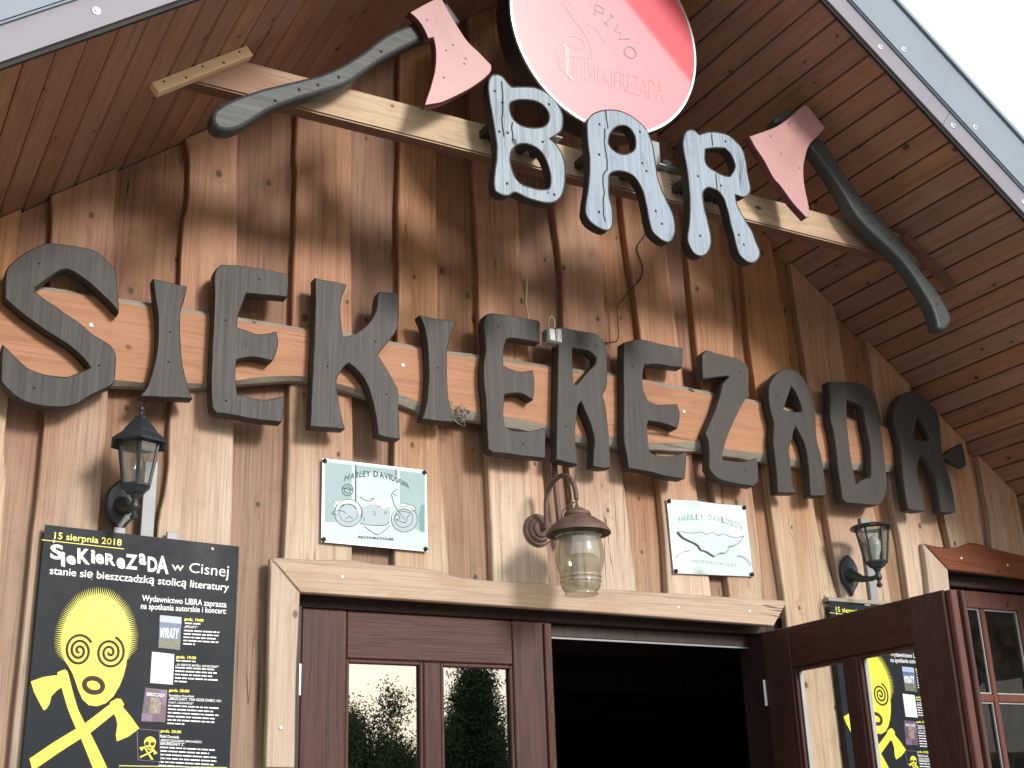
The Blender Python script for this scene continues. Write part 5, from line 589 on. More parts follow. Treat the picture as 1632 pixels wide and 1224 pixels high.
# window: frame, sash bars, panes
win = MB()
for x0, x1, z0, z1 in ((WX0 - .02, 4.56, .8, 2.70), (4.56, 5.16, 2.645, 2.70), (5.085, 5.16, .8, 2.645)): win.bbox(x0, x1, .055, .15, z0, z1, .004)
wf = win.build('window_frame', M['frame_dark'], bar)
sash = MB()
for sx in (4.60,):
    for x0, x1, z0, z1 in ((sx, sx + .07, .95, 2.635), (sx + .41, sx + .48, .95, 2.635), (sx + .07, sx + .41, 2.555, 2.635), (sx + .07, sx + .41, .95, 1.03)): sash.bbox(x0, x1, .072, .115, z0, z1, .004)
sash.build('sash', M['sash'], wf)
for sx in (4.60,):
    m = MB(); m.bbox(sx + .155, sx + .187, .076, .108, 1.03, 2.555, .004); m.build('muntin', M['sash'], wf)
    for zc in (2.15, 1.65):
        m = MB(); m.bbox(sx + .07, sx + .155, .077, .107, zc - .018, zc + .018, .004); m.bbox(sx + .187, sx + .41, .077, .107, zc - .018, zc + .018, .004); m.build('muntin', M['sash'], wf)
    for x0, x1 in ((sx + .07, sx + .155), (sx + .187, sx + .41)):
        for z0, z1 in ((2.168, 2.555), (1.668, 2.132), (1.03, 1.632)):
            m = MB(); m.add([(x0, .097, z0), (x1, .097, z0), (x1, .097, z1), (x0, .097, z1)], [(0, 1, 2, 3)]); m.build('pane', M['dglass'], wf)
            m = MB(); b = .006
            for q in ((x0, x0 + b, z0, z1), (x1 - b, x1, z0, z1), (x0 + b, x1 - b, z1 - b, z1), (x0 + b, x1 - b, z0, z0 + b)): m.box(q[0], q[1], .086, .0945, q[2], q[3])
            m.build('glazing_bead', M['bead'], wf)
# door frame and dark room behind
fr = MB(); fr.bbox(1.412, 3.46, .062, .16, 2.372, 2.44, .003); fr.bbox(1.412, 1.444, .03, .16, 0, 2.372, .003); fr.bbox(3.385, 3.46, .005, .16, 0, 2.372, .003)
fr.bbox(1.444, 3.385, .10, .16, 2.325, 2.372, .003)
df = fr.build('door_frame', M['frame_dark'], bar)
fr = MB(); fr.box(1.444, 3.385, .098, .102, 2.318, 2.3245); fr.build('frame_stop', M['bracket'], df)
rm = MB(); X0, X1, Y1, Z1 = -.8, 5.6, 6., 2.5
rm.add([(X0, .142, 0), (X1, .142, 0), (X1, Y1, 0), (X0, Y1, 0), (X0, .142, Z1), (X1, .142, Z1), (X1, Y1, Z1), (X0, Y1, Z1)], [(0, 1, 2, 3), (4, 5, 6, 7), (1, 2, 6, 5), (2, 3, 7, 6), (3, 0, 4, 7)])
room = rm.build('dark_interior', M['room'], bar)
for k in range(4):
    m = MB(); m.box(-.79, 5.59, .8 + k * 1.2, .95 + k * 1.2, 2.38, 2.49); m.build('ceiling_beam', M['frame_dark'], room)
def door_leaf(ox, oy, ax, label, astragal):
    """ax maps (u along the leaf from the hinge, d through its thickness) to x, y"""
    def bx(mb, u0, u1, d0, d1, z0, z1, c=.004):
        b = MB(); b.bbox(u0, u1, d0, d1, z0, z1, c); mb.add([ax(p[0], p[1], p[2]) for p in b.v], b.f)
    T = .045; zt, z0 = 2.366, .03
    m = MB(); bx(m, 0, .16, 0, T, z0, zt); leaf = m.build('door_leaf', M['door'], bar); leaf['label'] = label
    m = MB(); bx(m, .802, .96, 0, T, z0, zt); m.build('stile', M['door'], leaf)
    m = MB(); bx(m, .161, .801, .001, T - .001, 2.206, zt - .001); m.build('rail', M['door_h'], leaf)
    m = MB(); bx(m, .161, .801, .001, T - .001, .95, 1.10); m.build('rail', M['door_h'], leaf)
    m = MB(); bx(m, .161, .801, .001, T - .001, z0, .25); m.build('rail', M['door_h'], leaf)
    m = MB(); bx(m, .447, .513, .002, T - .002, 1.101, 2.205); m.build('mullion', M['door'], leaf)
    m = MB(); bx(m, .161, .801, .012, T - .012, .251, .949); m.build('door_panel', M['door'], leaf)
    for u0, u1 in ((.161, .446), (.514, .801)):
        b = MB(); b.add([(u0, .023, 1.101), (u1, .023, 1.101), (u1, .023, 2.205), (u0, .023, 2.205)], [(0, 1, 2, 3)]); q = MB(); q.add([ax(*p) for p in b.v], b.f); q.build('pane', M['pane'] if astragal else M['mirror_pane'], leaf)
        q = MB()
        for c0, c1, e0, e1 in ((u0, u0 + .012, 1.101, 2.205), (u1 - .012, u1, 1.101, 2.205), (u0 + .012, u1 - .012, 2.193, 2.205), (u0 + .012, u1 - .012, 1.101, 1.113)):
            bx(q, c0, c1, .006, .0205, e0, e1, .002); bx(q, c0, c1, .0255, .040, e0, e1, .002)
        q.build('glazing_bead', M['door'], leaf)
        q = MB()                                          # pale strip: light on the far bead put into its colour
        if astragal:
            b = MB(); b.box(u0 + .0125, u0 + .017, .0236, .040, 1.115, 2.19); q.add([ax(*p) for p in b.v], b.f); q.build('lit_bead_strip', M['bead'], leaf)
    if astragal:
        m = MB(); bx(m, .935, 1.0, T + .001, T + .02, z0, zt - .004); m.build('astragal', M['door'], leaf)
        m = MB(); bx(m, .961, .985, .012, T, z0, zt - .002); m.build('rebate_strip', M['sash'], leaf)
    else:
        m = MB(); bx(m, .93, .962, -.012, -.001, z0, zt - .003); m.build('astragal', M['door'], leaf)
    for zc in (2.13, .35):
        m = MB(); b = MB(); b.lathe([(.008, -.05), (.008, .05)], (-.006, -.003, zc), 10); m.add([ax(*p) for p in b.v], b.f); m.build('hinge', M['steel'], leaf)
    return leaf
door_leaf(1.448, .04, lambda u, d, z: (1.448 + u, .04 + d, z), 'closed left door leaf with two tall panes mirroring trees', False)
door_leaf(3.37, 0, lambda u, d, z: (3.37 + d, -.005 - u, z), 'right door leaf standing wide open toward the viewer', True)
# ------------------------------------------------------------------ cross beam under the eaves
BF = -.565
mb = MB(); xl0, xr0 = .77, 4.05
zt0, zb0 = 4.012, 3.885
q = []
for y in (BF, -.505):
    q += [(XA - (ZA - zb0) / SL, y, zb0), (XA - (ZA - zt0) / SL, y, zt0), (XA + (ZA - zt0) / SL, y, zt0), (XA + (ZA - zb0) / SL, y, zb0)]
bm_ = thing('cross_beam', 'pale pine beam spanning the gable under the eaves behind the axes', 'beam', (2.41, -.535, 3.885))
bb = MB()
bb.add(q, [(0, 1, 2, 3), (4, 7, 6, 5), (0, 3, 7, 4), (1, 5, 6, 2), (0, 4, 5, 1), (3, 2, 6, 7)])
beam = bb.build('beam', M['beam'], bm_)
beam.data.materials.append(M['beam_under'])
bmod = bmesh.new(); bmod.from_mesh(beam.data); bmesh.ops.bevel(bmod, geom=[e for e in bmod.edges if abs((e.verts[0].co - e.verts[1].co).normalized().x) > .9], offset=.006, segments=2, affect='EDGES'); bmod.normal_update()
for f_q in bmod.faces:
    if f_q.normal.z < -.5: f_q.material_index = 1  # faces turned down get the darker brown
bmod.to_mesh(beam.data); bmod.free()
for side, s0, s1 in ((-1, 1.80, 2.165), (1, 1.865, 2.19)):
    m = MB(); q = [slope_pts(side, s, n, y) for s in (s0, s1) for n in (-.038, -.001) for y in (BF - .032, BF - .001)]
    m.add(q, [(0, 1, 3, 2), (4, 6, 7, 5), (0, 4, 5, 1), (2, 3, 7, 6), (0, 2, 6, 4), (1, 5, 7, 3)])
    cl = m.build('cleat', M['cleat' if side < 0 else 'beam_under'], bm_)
    for k in range(5):
        p = slope_pts(side, s0 + (k + .5) * (s1 - s0) / 5, -.012 - .014 * (k % 2), BF - .0321)
        m = MB(); m.lathe([(.0035, 0), (.0035, .001), (0, .001)], p, 8, axis='Y'); m.build('nail', M['hole'], cl)
m = MB()
for cx_, cz_, r_1 in ((2.70, 3.965, .035), (3.10, 3.955, .02)):           # black six-pointed scratches on the beam face
    for k in range(3):
        t = k * math.pi / 3 + .3; ribbon(m, [(cx_ - r_1 * math.cos(t), cz_ - r_1 * .6 * math.sin(t)), (cx_ + r_1 * math.cos(t), cz_ + r_1 * .6 * math.sin(t))], .004, BF - .0008)
flat('scorch_mark', m, M['hole'], bm_)
# ------------------------------------------------------------------ round beer sign
dd = D['disc']; tilt = math.radians(dd['tilt']); RD = dd['r']
disc = thing('round_sign', 'round red beer sign with PIWO lettering hanging above the word BAR', 'sign', (dd['c'][0], -.55, 4.02))
ct, st_ = math.cos(tilt), math.sin(tilt)
def dpt(u, v, n=0.): return (dd['c'][0] + u, dd['c'][1] - v * st_ - n * ct, dd['c'][2] + v * ct - n * st_)
def dmesh(mb): 
    o = MB(); o.v = [dpt(x_, z_, -y_) for x_, y_, z_ in mb.v]; o.f = mb.f; o.mi = mb.mi; return o
def dflat(name, mb, mat):
    o = dmesh(mb); me = bpy.data.meshes.new(name); me.from_pydata(o.v, [], o.f); me.update()
    bm = bmesh.new(); bm.from_mesh(me)
    for f in bm.faces:
        f.normal_update()
        if f.normal.y > 0: f.normal_flip()
    bm.to_mesh(me); bm.free(); return obj(name, me, mat, disc)
m = MB(); m.lathe([(RD - .004, -.004), (RD - .001, -.003), (RD + .002, -.10), (RD - .02, -.112), (0, -.112)], (0, 0, 0), 96, axis='Y'); dmesh(m).build('sign_casing', M['casing_dark'], disc, True)
m = MB(); m.add([((RD - .008) * math.cos(k * math.pi / 48), 0, (RD - .008) * math.sin(k * math.pi / 48)) for k in range(96)], [tuple(range(96))])
dflat('sign_face', m, M['red_face'])
m = MB(); m.lathe([(RD - .009, -.003), (RD - .009, .004), (RD, .004), (RD + .001, -.006)], (0, 0, 0), 96, axis='Y', closed=True); dmesh(m).build('sign_rim', M['alu'], disc, True)
DL = D['disc_lines']
m = MB()
for k in 'PIW':
    for ln in DL[k]: ribbon(m, ln, .0075, -.0012)
for ln in DL['O']: ribbon(m, refine(ln[:-1], .006, 170), .0075, -.0012, closed=True)
dflat('sign_lettering', m, M['ink'])
m = MB()
for ln in DL['art']:
    n = len(ln); ribbon(m, [p for p in refine(ln + ln[-2:0:-1], .008, 100)][: max(3, int(len(refine(ln + ln[-2:0:-1], .008, 100)) / 2) + 1)], .0045, -.0010)
dflat('beer_mug_drawing', m, M['ink_faint'])
m = MB(); ribbon(m, DL['green'][0], .016, -.0008); dflat('green_shading', m, M['ink_green'])
m = MB(); fit_text(m, 'SIEKIEREZADA', D['disc_text'], -.0011, -.012)
dflat('faded_name', m, M['ink_faint'])
for x0, x1, up in ((2.12, 2.17, 4.10), (2.60, 2.64, 4.14), (2.655, 2.69, 4.07)):
    m = MB(); m.add([(x0, -.556, 4.0175), (x1, -.556, 4.0175), (x1, -.556, up), (x0, -.556, up), (x0, -.552, 4.0125), (x1, -.552, 4.0125), (x1, -.552, up), (x0, -.552, up), (x0, -.60, 4.0125), (x1, -.60, 4.0125), (x1, -.60, 4.0175), (x0, -.60, 4.0175)],
        [(0, 1, 2, 3), (4, 7, 6, 5), (3, 2, 6, 7), (0, 3, 7, 4), (1, 5, 6, 2), (8, 9, 10, 11), (11, 10, 1, 0), (8, 4, 5, 9), (8, 11, 0, 4), (9, 5, 1, 10)])
    m.build('mounting_bracket', M['bracket'], disc)
# ------------------------------------------------------------------ BAR letters
where = {'B': 'grey washed wooden letter B, between the left axe and the letter A', 'A': 'grey washed wooden letter A with a round hole, overlapping the red disc', 'R': 'grey washed wooden letter R, between the letter A and the right axe'}
marks = D['barmarks']
def flow(pts, k=6):
    P = [Vector(p) for p in pts]; P = [P[0] * 2 - P[1]] + P + [P[-1] * 2 - P[-2]]; out = []
    for p0, p1, p2, p3 in zip(P, P[1:], P[2:], P[3:]):
        for j in range(k):
            t = j / k; out.append(.5 * (2 * p1 + (p2 - p0) * t + (2 * p0 - 5 * p1 + 4 * p2 - p3) * t * t + (3 * p1 - p0 - 3 * p2 + p3) * t ** 3))
    return out + [P[-2]]
def inside(pt, loop):
    x_, z_ = pt; c = False
    for (x1, z1), (x2, z2) in zip(loop, loop[1:] + loop[:1]):
        if (z1 > z_) != (z2 > z_) and x_ < (x2 - x1) * (z_ - z1) / (z2 - z1) + x1: c = not c
    return c
def hole_dots(root, pts, y, r=.005, mat='hole', name='nail_hole'):
    for x_, z_ in pts:
        m = MB(); m.lathe([(r, 0), (r * .8, .0006), (0, .0006)], (x_, y, z_), 8, axis='Y'); m.build(name, M[mat], root)
for ch, outer, holes in D['bar']:
    xs = [p[0] for p in outer]; zs = [p[1] for p in outer]
    t = thing('wooden_letter', where[ch], 'letter', (sum(xs) / len(xs), -.66, min(zs)), 'grey letters of the word BAR')
    me = slab([outer] + holes, -.68, .045, .004, 2, True, .010, .0015, 48); sides_mat(me, M['silver'], M['burnt']); bd = obj('letter_body', me, None, t)
    m = MB()
    for lp in [outer] + holes: ribbon(m, wobble(refine([(p[0], p[1]) for p in lp], .01, 48), .0015, seed=-68. + lp[0][0] * 7), .0045, -.6803, closed=True)
    flat('burnt_outline', m, M['burnt'], t)
    m = MB()
    for cr in marks['cracks']:
        if inside(cr[len(cr) // 2], outer):
            p = refine(cr + cr[-2:0:-1], .01, 100); m = MB(); ribbon(m, wobble(p[: len(p) // 2 + 1], .004, 40, 3.), .005, -.6807); flat('split', m, M['hole'], t)
    for hs_ in marks['holes']:
        hole_dots(t, [p for p in hs_ if inside(p, outer)], -.6801, .0055)
    m = MB(); xc = sum(xs) / len(xs)
    solid = [(x_, z_) for x_ in np.linspace(min(xs) + .02, max(xs) - .02, 24) for z_ in (3.935, 3.96) if all(inside((x_ + a, z_ + b), outer) and not any(inside((x_ + a, z_ + b), h_) for h_ in holes) for a in (-.015, .015) for b in (-.015, .015))]
    for x_, z_ in solid[::6]:
        m = MB(); m.box(x_ - .013, x_ + .013, -.6345, -.566, z_ - .013, z_ + .013); m.build('spacer', M['burnt'], t)
# ------------------------------------------------------------------ axes
def axe(label, handle, head, ha, hp, poll):
    xs = [p[0] for p in handle]; zs = [p[1] for p in handle]
    t = thing('axe', label, 'axe', (sum(xs) / len(xs), -.63, min(zs)), 'big wooden axes flanking the word BAR')
    me = slab([handle], -.665, .062, .012, 3, True, .015, .001, 60); obj('handle', me, M['haft'], t, True); me.set_sharp_from_angle(angle=math.radians(40))
    me = slab([head], -.70, .034, .003, 1, True, .012, .0008, 40); sides_mat(me, M['pink'], M['maroon']); obj('axe_head', me, None, t)
    hole_dots(t, ha, -.6652, .006); hole_dots(t, hp, -.7001, .0035)
    return t
axe('left black-handled axe with faded pink head, blade beside the letter B', D['axeL_handle'], D['axeL_head'], [(1.4246, 4.1163), (1.2755, 3.9719), (1.2049, 3.9222), (1.1428, 3.8866), (1.0647, 3.8237)], [(1.7268, 4.1586), (1.652, 4.1683), (1.6409, 4.0567), (1.6787, 4.1995), (1.5811, 4.2701), (1.7206, 4.135)], None)
axe('right black-handled axe with faded pink head, handle sloping down past the beam', D['axeR_handle'], D['axeR_head'], [(3.524, 4.0737), (3.6187, 3.9531), (3.6658, 3.9294), (3.7074, 3.898), (3.9254, 3.6464), (3.5892, 3.994)], [(3.0836, 4.205), (3.128, 4.139), (3.2168, 4.095), (3.1926, 4.2919)], None)
# ------------------------------------------------------------------ name board and its twelve letters
nbt, nbb = D['nb_top'], D['nb_bot']
nb = thing('name_board', 'long live-edge pine board carrying the charcoal name letters', 'board', (2.4, -.02, 3.05))
xs_ = np.arange(nbt[0][0], 4.33, .03)
v = []
for x_ in xs_:
    zt_ = float(np.interp(x_, *zip(*nbt))) + .004 * mnoise.noise((x_ * 6, 0, 3)); zb_ = float(np.interp(x_, *zip(*nbb))) + .006 * mnoise.noise((x_ * 7, 0, 8))
    c1 = .022 * (1 + .5 * mnoise.noise((x_ * 4, 1, 1))); c2 = .014 * (1 + .8 * mnoise.noise((x_ * 5, 2, 1)))
    if x_ > 1.6: c2 += .018
    if x_ > 4.2:                                        # torn end
        k = (x_ - 4.2) / .13; zb_ += .05 * k + .02 * mnoise.noise((x_ * 30, 0, 0)); zt_ -= .05 * k
    v += [(x_, -.002, zb_), (x_, -.030, zb_ + .001), (x_, -.048, zb_ + c2), (x_, -.0485, (zt_ + zb_) / 2), (x_, -.048, zt_ - c1), (x_, -.028, zt_), (x_, -.002, zt_ + .001)]
n = len(xs_); mb = MB()
for i in range(n - 1):
    for k in range(6): mb.add([], [], 0); mb.f.append((i * 7 + k, i * 7 + k + 1, i * 7 + 8 + k, i * 7 + 7 + k)); mb.mi.append(0 if k in (2, 3) else 1)
mb.v = v; mb.f += [tuple(range(7)), tuple((n - 1) * 7 + k for k in range(7))]; mb.mi += [1, 1]
nbo = mb.build('board', [M['name'], M['edge']], nb)
nails(nb, [(0.6736, 3.2261), (1.7787, 3.258), (3.0428, 3.2494)], -.0488, .0075)
order = ['first', 'second', 'third', 'fourth', 'fifth', 'sixth', 'seventh', 'eighth', 'ninth', 'tenth', 'eleventh', 'last']
lab = ['charcoal wooden letter S at the left end of the name board', 'charcoal wooden letter I between the S and an E, above the left lantern', 'charcoal wooden letter E between an I and the K',
       'charcoal wooden letter K, the only K on the name board', 'charcoal wooden letter I standing just right of the K', 'charcoal wooden letter E left of the R with a small floodlight at its top corner',
       'charcoal wooden letter R on the name board, above the rusty barn lamp', 'charcoal wooden letter E between the R and the Z', 'charcoal wooden letter Z, the only Z on the name board',
       'charcoal wooden letter A between the Z and the D', 'charcoal wooden letter D with a tall slot, above the right lantern', 'charcoal wooden letter A at the right end of the name board']
dots = [(0.4898, 3.387), (0.5135, 2.9685), (0.7003, 3.0718), (1.2119, 3.4711), (1.1156, 3.0113), (0.9169, 3.2245), (0.9182, 3.1186), (1.0999, 3.2978), (1.692, 3.1156), (1.4674, 3.1873), (1.8955, 3.2485), (1.6481, 3.3107), (2.1549, 3.4561), (2.2443, 2.9993), (2.5952, 3.451), (2.4354, 3.0914), (2.7671, 3.3879), (3.3172, 3.4515), (3.2894, 3.011), (3.5072, 3.3654), (3.6843, 3.1417), (3.8717, 3.4472), (4.0097, 2.9959)]
for i, (ch, outer, hole) in enumerate(D['letters']):
    xs = [p[0] for p in outer]; zs = [p[1] for p in outer]
    t = thing('wooden_letter', lab[i], 'letter', (sum(xs) / len(xs), -.08, min(zs)), 'charcoal letters of the name')
    me = slab([outer] + ([hole] if hole else []), -.10, .05, .0035, 1, True, .012, .0012, 34); obj('letter_body', me, M['char'], t)
    hole_dots(t, [p for p in dots if inside(p, outer)], -.1001, .0042)
sh = slab([D['shard']], -.09, .04, .004, 1, False); o = obj('wooden_shard', sh, M['char']); o['label'] = 'dark pointed wooden piece at the torn right end of the name board'; o['category'] = 'wood piece'
# ------------------------------------------------------------------ posters on notice boards
PT = D['poster']; px0, pz1 = PT[0]; px1 = PT[1][0]
def poster_parts(root):
    m = MB(); m.v = [(px0, -.032, pz1), (px1, -.032, PT[1][1]), (px1 - .004, -.032, 1.64), (px0 + .0, -.032, 1.64), (px0, -.0305, pz1), (px1, -.0305, PT[1][1]), (px1 - .004, -.0305, 1.64), (px0, -.0305, 1.64)]
    m.f = [(0, 3, 2, 1), (4, 5, 6, 7), (0, 1, 5, 4), (1, 2, 6, 5), (2, 3, 7, 6), (3, 0, 4, 7)]; m.mi = [0] * 6
    m.build('sheet', M['black'], root)
    title = MB()
    for s, q, col, b in D['ptext']:
        if len(s) == 1: fit_text(title, s, q, -.0324, b); continue
        w = MB(); fit_text(w, s, q, -.0330 if s in ('MYŁATY', 'BIESZCZADY') else -.0324, 0 if 'ę' in s else b)
        if 'ę' in s: fit_text(w, s, [(a_ + .0011, b_ + .0003) for a_, b_ in q], -.03243); fit_text(w, s, [(a_ + .0005, b_ - .0005) for a_, b_ in q], -.03246)
        kind(flat('text_line', w, M['white' if col == 'w' else 'yellow'], root), 'stuff')
    kind(flat('title_lettering', title, M['white'], root), 'stuff')
    w = MB()
    for q in D['pdash']: poly(w, q, -.0324)
    kind(flat('small_print', w, M['white'], root), 'stuff')
    w = MB(); poly(w, D['underline'], -.0324); flat('underline', w, M['yellow'], root)
    def tri(name, loops, y, mat):
        me = slab(loops, y, 0., 0, 0, False); return obj(name, me, mat, root)
    o = MB()
    ribbon(o, D['skull'][:14], .0052, -.03235)
    for lp in D['pax']: ribbon(o, lp, .0052, -.03235, closed=True)
    kind(flat('emblem_outline', o, M['brown'], root), 'stuff')
    tri('yellow_skull', [D['skull']], -.0324, M['yellow'])
    for k, lp in enumerate(D['pax']): tri('yellow_axe', [lp], -.0325 - .0001 * k, M['yellow'])
    h = MB()
    for t3 in D['spikes']: poly(h, t3, -.0323)
    kind(flat('spiky_hair', h, M['yellow'], root), 'stuff')
    f = MB()
    for sp in D['spirals']: ribbon(f, sp, .0078, -.0328)
    ribbon(f, D['mouth'][:-1], .0145, -.0328, closed=True)
    flat('spiral_eyes_and_mouth', f, M['brown'], root)
    for k, (q, mt) in enumerate(zip(D['thumbs'], ('t_hill', 'white', 't_purple', 'black'))):
        m = MB(); poly(m, q, -.0325); th = flat('book_picture', m, M[mt], root)
        if k == 0:
            for q2, mm in zip(D['t1parts'], ('t_sky', 't_hill', 't_grass')):
                m = MB(); poly(m, q2, -.0327); flat('picture_band', m, M[mm], th)
        if k == 2:
            for q2, mm in ((D['t3in'], 't_photo'), (D['t3b'], 't_violet'), (D['t3c'], 't_violet')):
                m = MB(); poly(m, q2, -.0327); flat('picture_patch', m, M[mm], th)
        if k == 3:
            m = MB(); ribbon(m, q, .0022, -.0327, closed=True); flat('picture_border', m, M['t_violet'], th)
            # the little emblem again
            al = np.array([p for lp in [D['skull']] + D['pax'] for p in lp]); lo, hi = al.min(0), al.max(0); qa = np.array(q); ql, qh = qa.min(0), qa.max(0)
            def sc(p): u = (np.array(p) - lo) / (hi - lo); return tuple(ql + (qh - ql) * (np.array([.14, .07]) + u * np.array([.72, .70])))
            for lp in [D['skull']] + D['pax']: obj('small_emblem', slab([[sc(p) for p in lp]], -.0327, 0., 0, 0, False), M['yellow'], th)
            m = MB()
            for sp in D['spirals']: ribbon(m, [sc(p) for p in sp[::3]], .0022, -.0330)
            ribbon(m, [sc(p) for p in D['mouth'][:-1]], .0025, -.0330, closed=True); flat('small_face', m, M['brown'], th)
    m = MB(); ribbon(m, D['pbox'], .0028, -.0324, closed=True); flat('box_outline', m, M['pale_yellow'], root)
p1 = thing('poster', 'black event poster with yellow skull emblem on the wall beside the closed door leaf', 'poster', (px0, -.03, 1.64), 'twin event posters')
poster_parts(p1)
m = MB()
for x_, z_ in ((1.112, 2.525), (.623, 2.510)): m.lathe([(.005, 0), (.005, .004), (0, .006)], (x_, -.0321, z_), 10, axis='Y')
m.build('pin', M['screw'], p1)
def copy_tree(o, parent=None):
    c = o.copy(); COL.objects.link(c)
    if parent is not None:
        c.parent = parent; c.matrix_parent_inverse = o.matrix_parent_inverse.copy()
    W[c.name] = W.get(o.name, (0, 0, 0))
    for ch in [q for q in o.children]: copy_tree(ch, c)
    return c
dx, dz = 3.731 - px0, 2.510 - pz1
p2 = copy_tree(p1); p2.location = (px0 + dx, -.03, 1.64 + dz); p2['label'] = 'black event poster with yellow skull emblem half hidden behind the open door leaf'
def holder(label, x0, z1, w, bar_x, bar_top, tabs, strip):
    t = thing('notice_board', label, 'notice board', (x0 + w / 2, 0, z1 - .93), 'notice boards under the lanterns')
    m = MB(); m.bbox(x0 - .002, x0 + w + .002, -.029, -.001, z1 - .94, z1 - .022, .002); m.build('panel', M['dark'], t)
    m = MB(); m.bbox(bar_x, bar_x + .042, -.018, -.001, z1 - .2, bar_top, .002); m.build('hanger_bar', M['bracket'], t)
    for tx_ in tabs:
        m = MB(); m.bbox(tx_, tx_ + .036, -.0295, -.016, z1 - .1, z1 + .012, .002); m.build('clip', M['bracket'], t)
    if strip:
        m = MB(); m.bbox(x0 - .006, x0 + w, -.034, -.003, z1 + .001, z1 + .018, .002); m.build('top_strip', M['edge'], t)
holder('dark notice board behind the poster left of the doors, under the roofed lantern', px0, pz1, px1 - px0, .884, 2.80, (.80, .965), False)
holder('dark notice board with a pale top strip under the roofless lantern', px0 + dx, pz1 + dz, px1 - px0, 3.985, 2.895, (3.93, 4.075), True)
# ------------------------------------------------------------------ tin signs
H = D['h1']; y0 = -.016
def corner(x_, z_, y, root, r=.0085, mat='hole'): 
    m = MB(); m.lathe([(r, 0), (r, .003), (r * .6, .005), (0, .005)], (x_, y, z_), 10, axis='Y'); m.build('sign_bolt', M[mat], root)
ts = thing('tin_sign', 'pale teal tin sign showing an old motorcycle, left of the barn lamp', 'sign', (1.69, -.01, 2.58), 'tin signs over the doors')
R1 = [(1.490, 2.876), (1.883, 2.876), (1.886, 2.583), (1.491, 2.586)]
obj('tin_panel', slab([R1], -.0155, .012, .003, 2, False), M['tin'], ts)
m = MB(); ribbon(m, R1, .007, -.0158, closed=True); flat('tin_rim', m, M['tin_rim'], ts)
m = MB()
for q in H['teal'] + H['tealL']: poly(m, q, -.0158)
flat('printed_background', m, M['tin_teal'], ts)
m = MB(); poly(m, H['refl'][0], -.0160); flat('painted_reflection', m, M['tin_teal_dark'], ts)  # dark reflection on the tin, put in as a flat teal colour
m = MB(); poly(m, H['wheelR'][:-1], -.0161); poly(m, H['wheelF'][:-1], -.0161); poly(m, H['body'], -.0161); flat('printed_engine_and_wheels', m, M['tin_grey'], ts)
m = MB()
for q in (H['tank'], H['fendR'], H['fendF'], H['seat']):
    me = slab([q], -.0163, 0., 0, 0, False); a = np.empty(len(me.vertices) * 3); me.vertices.foreach_get('co', a); m.add([tuple(p) for p in a.reshape(-1, 3)], [tuple(p.vertices) for p in me.polygons]); bpy.data.meshes.remove(me)
flat('printed_tank_and_fenders', m, M['tin_white'], ts)
m = MB()
for q in H['lines']:
    p = refine(q + q[-2:0:-1], .004, 120); ribbon(m, p[: len(p) // 2 + 1], .0022, -.0166)
for q, w_ in ((H['wheelR'], .002), (H['wheelRi'], .0016), (H['wheelF'], .0022), (H['wheelFi'], .0022), (H['emblem'], .0028), (H['emblemi'], .0026)): ribbon(m, q[:-1], w_, -.0165, closed=True)
ribbon(m, H['bar'], .003, -.0166)
for q in H['pil']: poly(m, q, -.0160)
kind(flat('motorcycle_drawing', m, M['tin_line'], ts), 'stuff')
m = MB()
for ch, q in H['arc']: fit_text(m, ch, q if ch != '-' else ([tuple(np.array(q[0]) * .45 + np.array(q[2]) * .55), tuple(np.array(q[1]) * .45 + np.array(q[3]) * .55), tuple(np.array(q[0]) * .38 + np.array(q[2]) * .62), tuple(np.array(q[1]) * .38 + np.array(q[3]) * .62)]), -.0166, .02)
kind(flat('arched_lettering', m, M['tin_line'], ts), 'stuff')
m = MB(); fit_text(m, 'MOTORCYCLES', H['moto'], -.0166, .04)
kind(flat('lower_lettering', m, M['tin_line'], ts), 'stuff')
for (x_, z_) in ((1.496, 2.870), (1.877, 2.870), (1.879, 2.589), (1.497, 2.592)): corner(x_, z_, -.0156, ts)
H = D['h2']
t2 = thing('tin_sign', 'shiny pale tin plate embossed with a ragged shape, left of the roofless lantern', 'sign', (3.155, -.01, 2.58), 'tin signs over the doors')
R2 = [(2.948, 2.878), (3.080, 2.886), (3.22, 2.884), (3.349, 2.889), (3.356, 2.592), (3.15, 2.584), (2.956, 2.578)]
me = slab([R2], -.0115, .004, .001, 1, False)
bm = bmesh.new(); bm.from_mesh(me); bmesh.ops.triangulate(bm, faces=bm.faces[:]); bmesh.ops.subdivide_edges(bm, edges=[e for e in bm.edges if e.calc_length() > .03], cuts=5, use_grid_fill=True)
for v_ in bm.verts: v_.co.y += .0025 * mnoise.noise((v_.co.x * 9, v_.co.z * 9, 1.))
bm.to_mesh(me); bm.free(); obj('tin_panel', me, M['plate'], t2, True); me.set_sharp_from_angle(angle=math.radians(30))
obj('embossed_relief', slab([H['shape']], -.0185, .006, .002, 2, True, .006), M['plate'], t2)
m = MB(); ribbon(m, refine(H['shape'], .006), .0035, -.0187, closed=True)
for q in H['arcs']: ribbon(m, q, .0028, -.0160)
flat('pressed_outline', m, M['plate_line'], t2)
m = MB()
for ch, q in H['arc']:
    if ch != '-': fit_text(m, ch, q, -.0160, .0)
fit_text(m, 'MOTORCYCLES', H['moto'], -.0160, .0)
kind(flat('pressed_lettering', m, M['plate_faint'], t2), 'stuff')
for (x_, z_) in ((2.958, 2.870), (3.341, 2.880), (3.347, 2.600), (2.965, 2.587)): corner(x_, z_, -.0145, t2, .009)
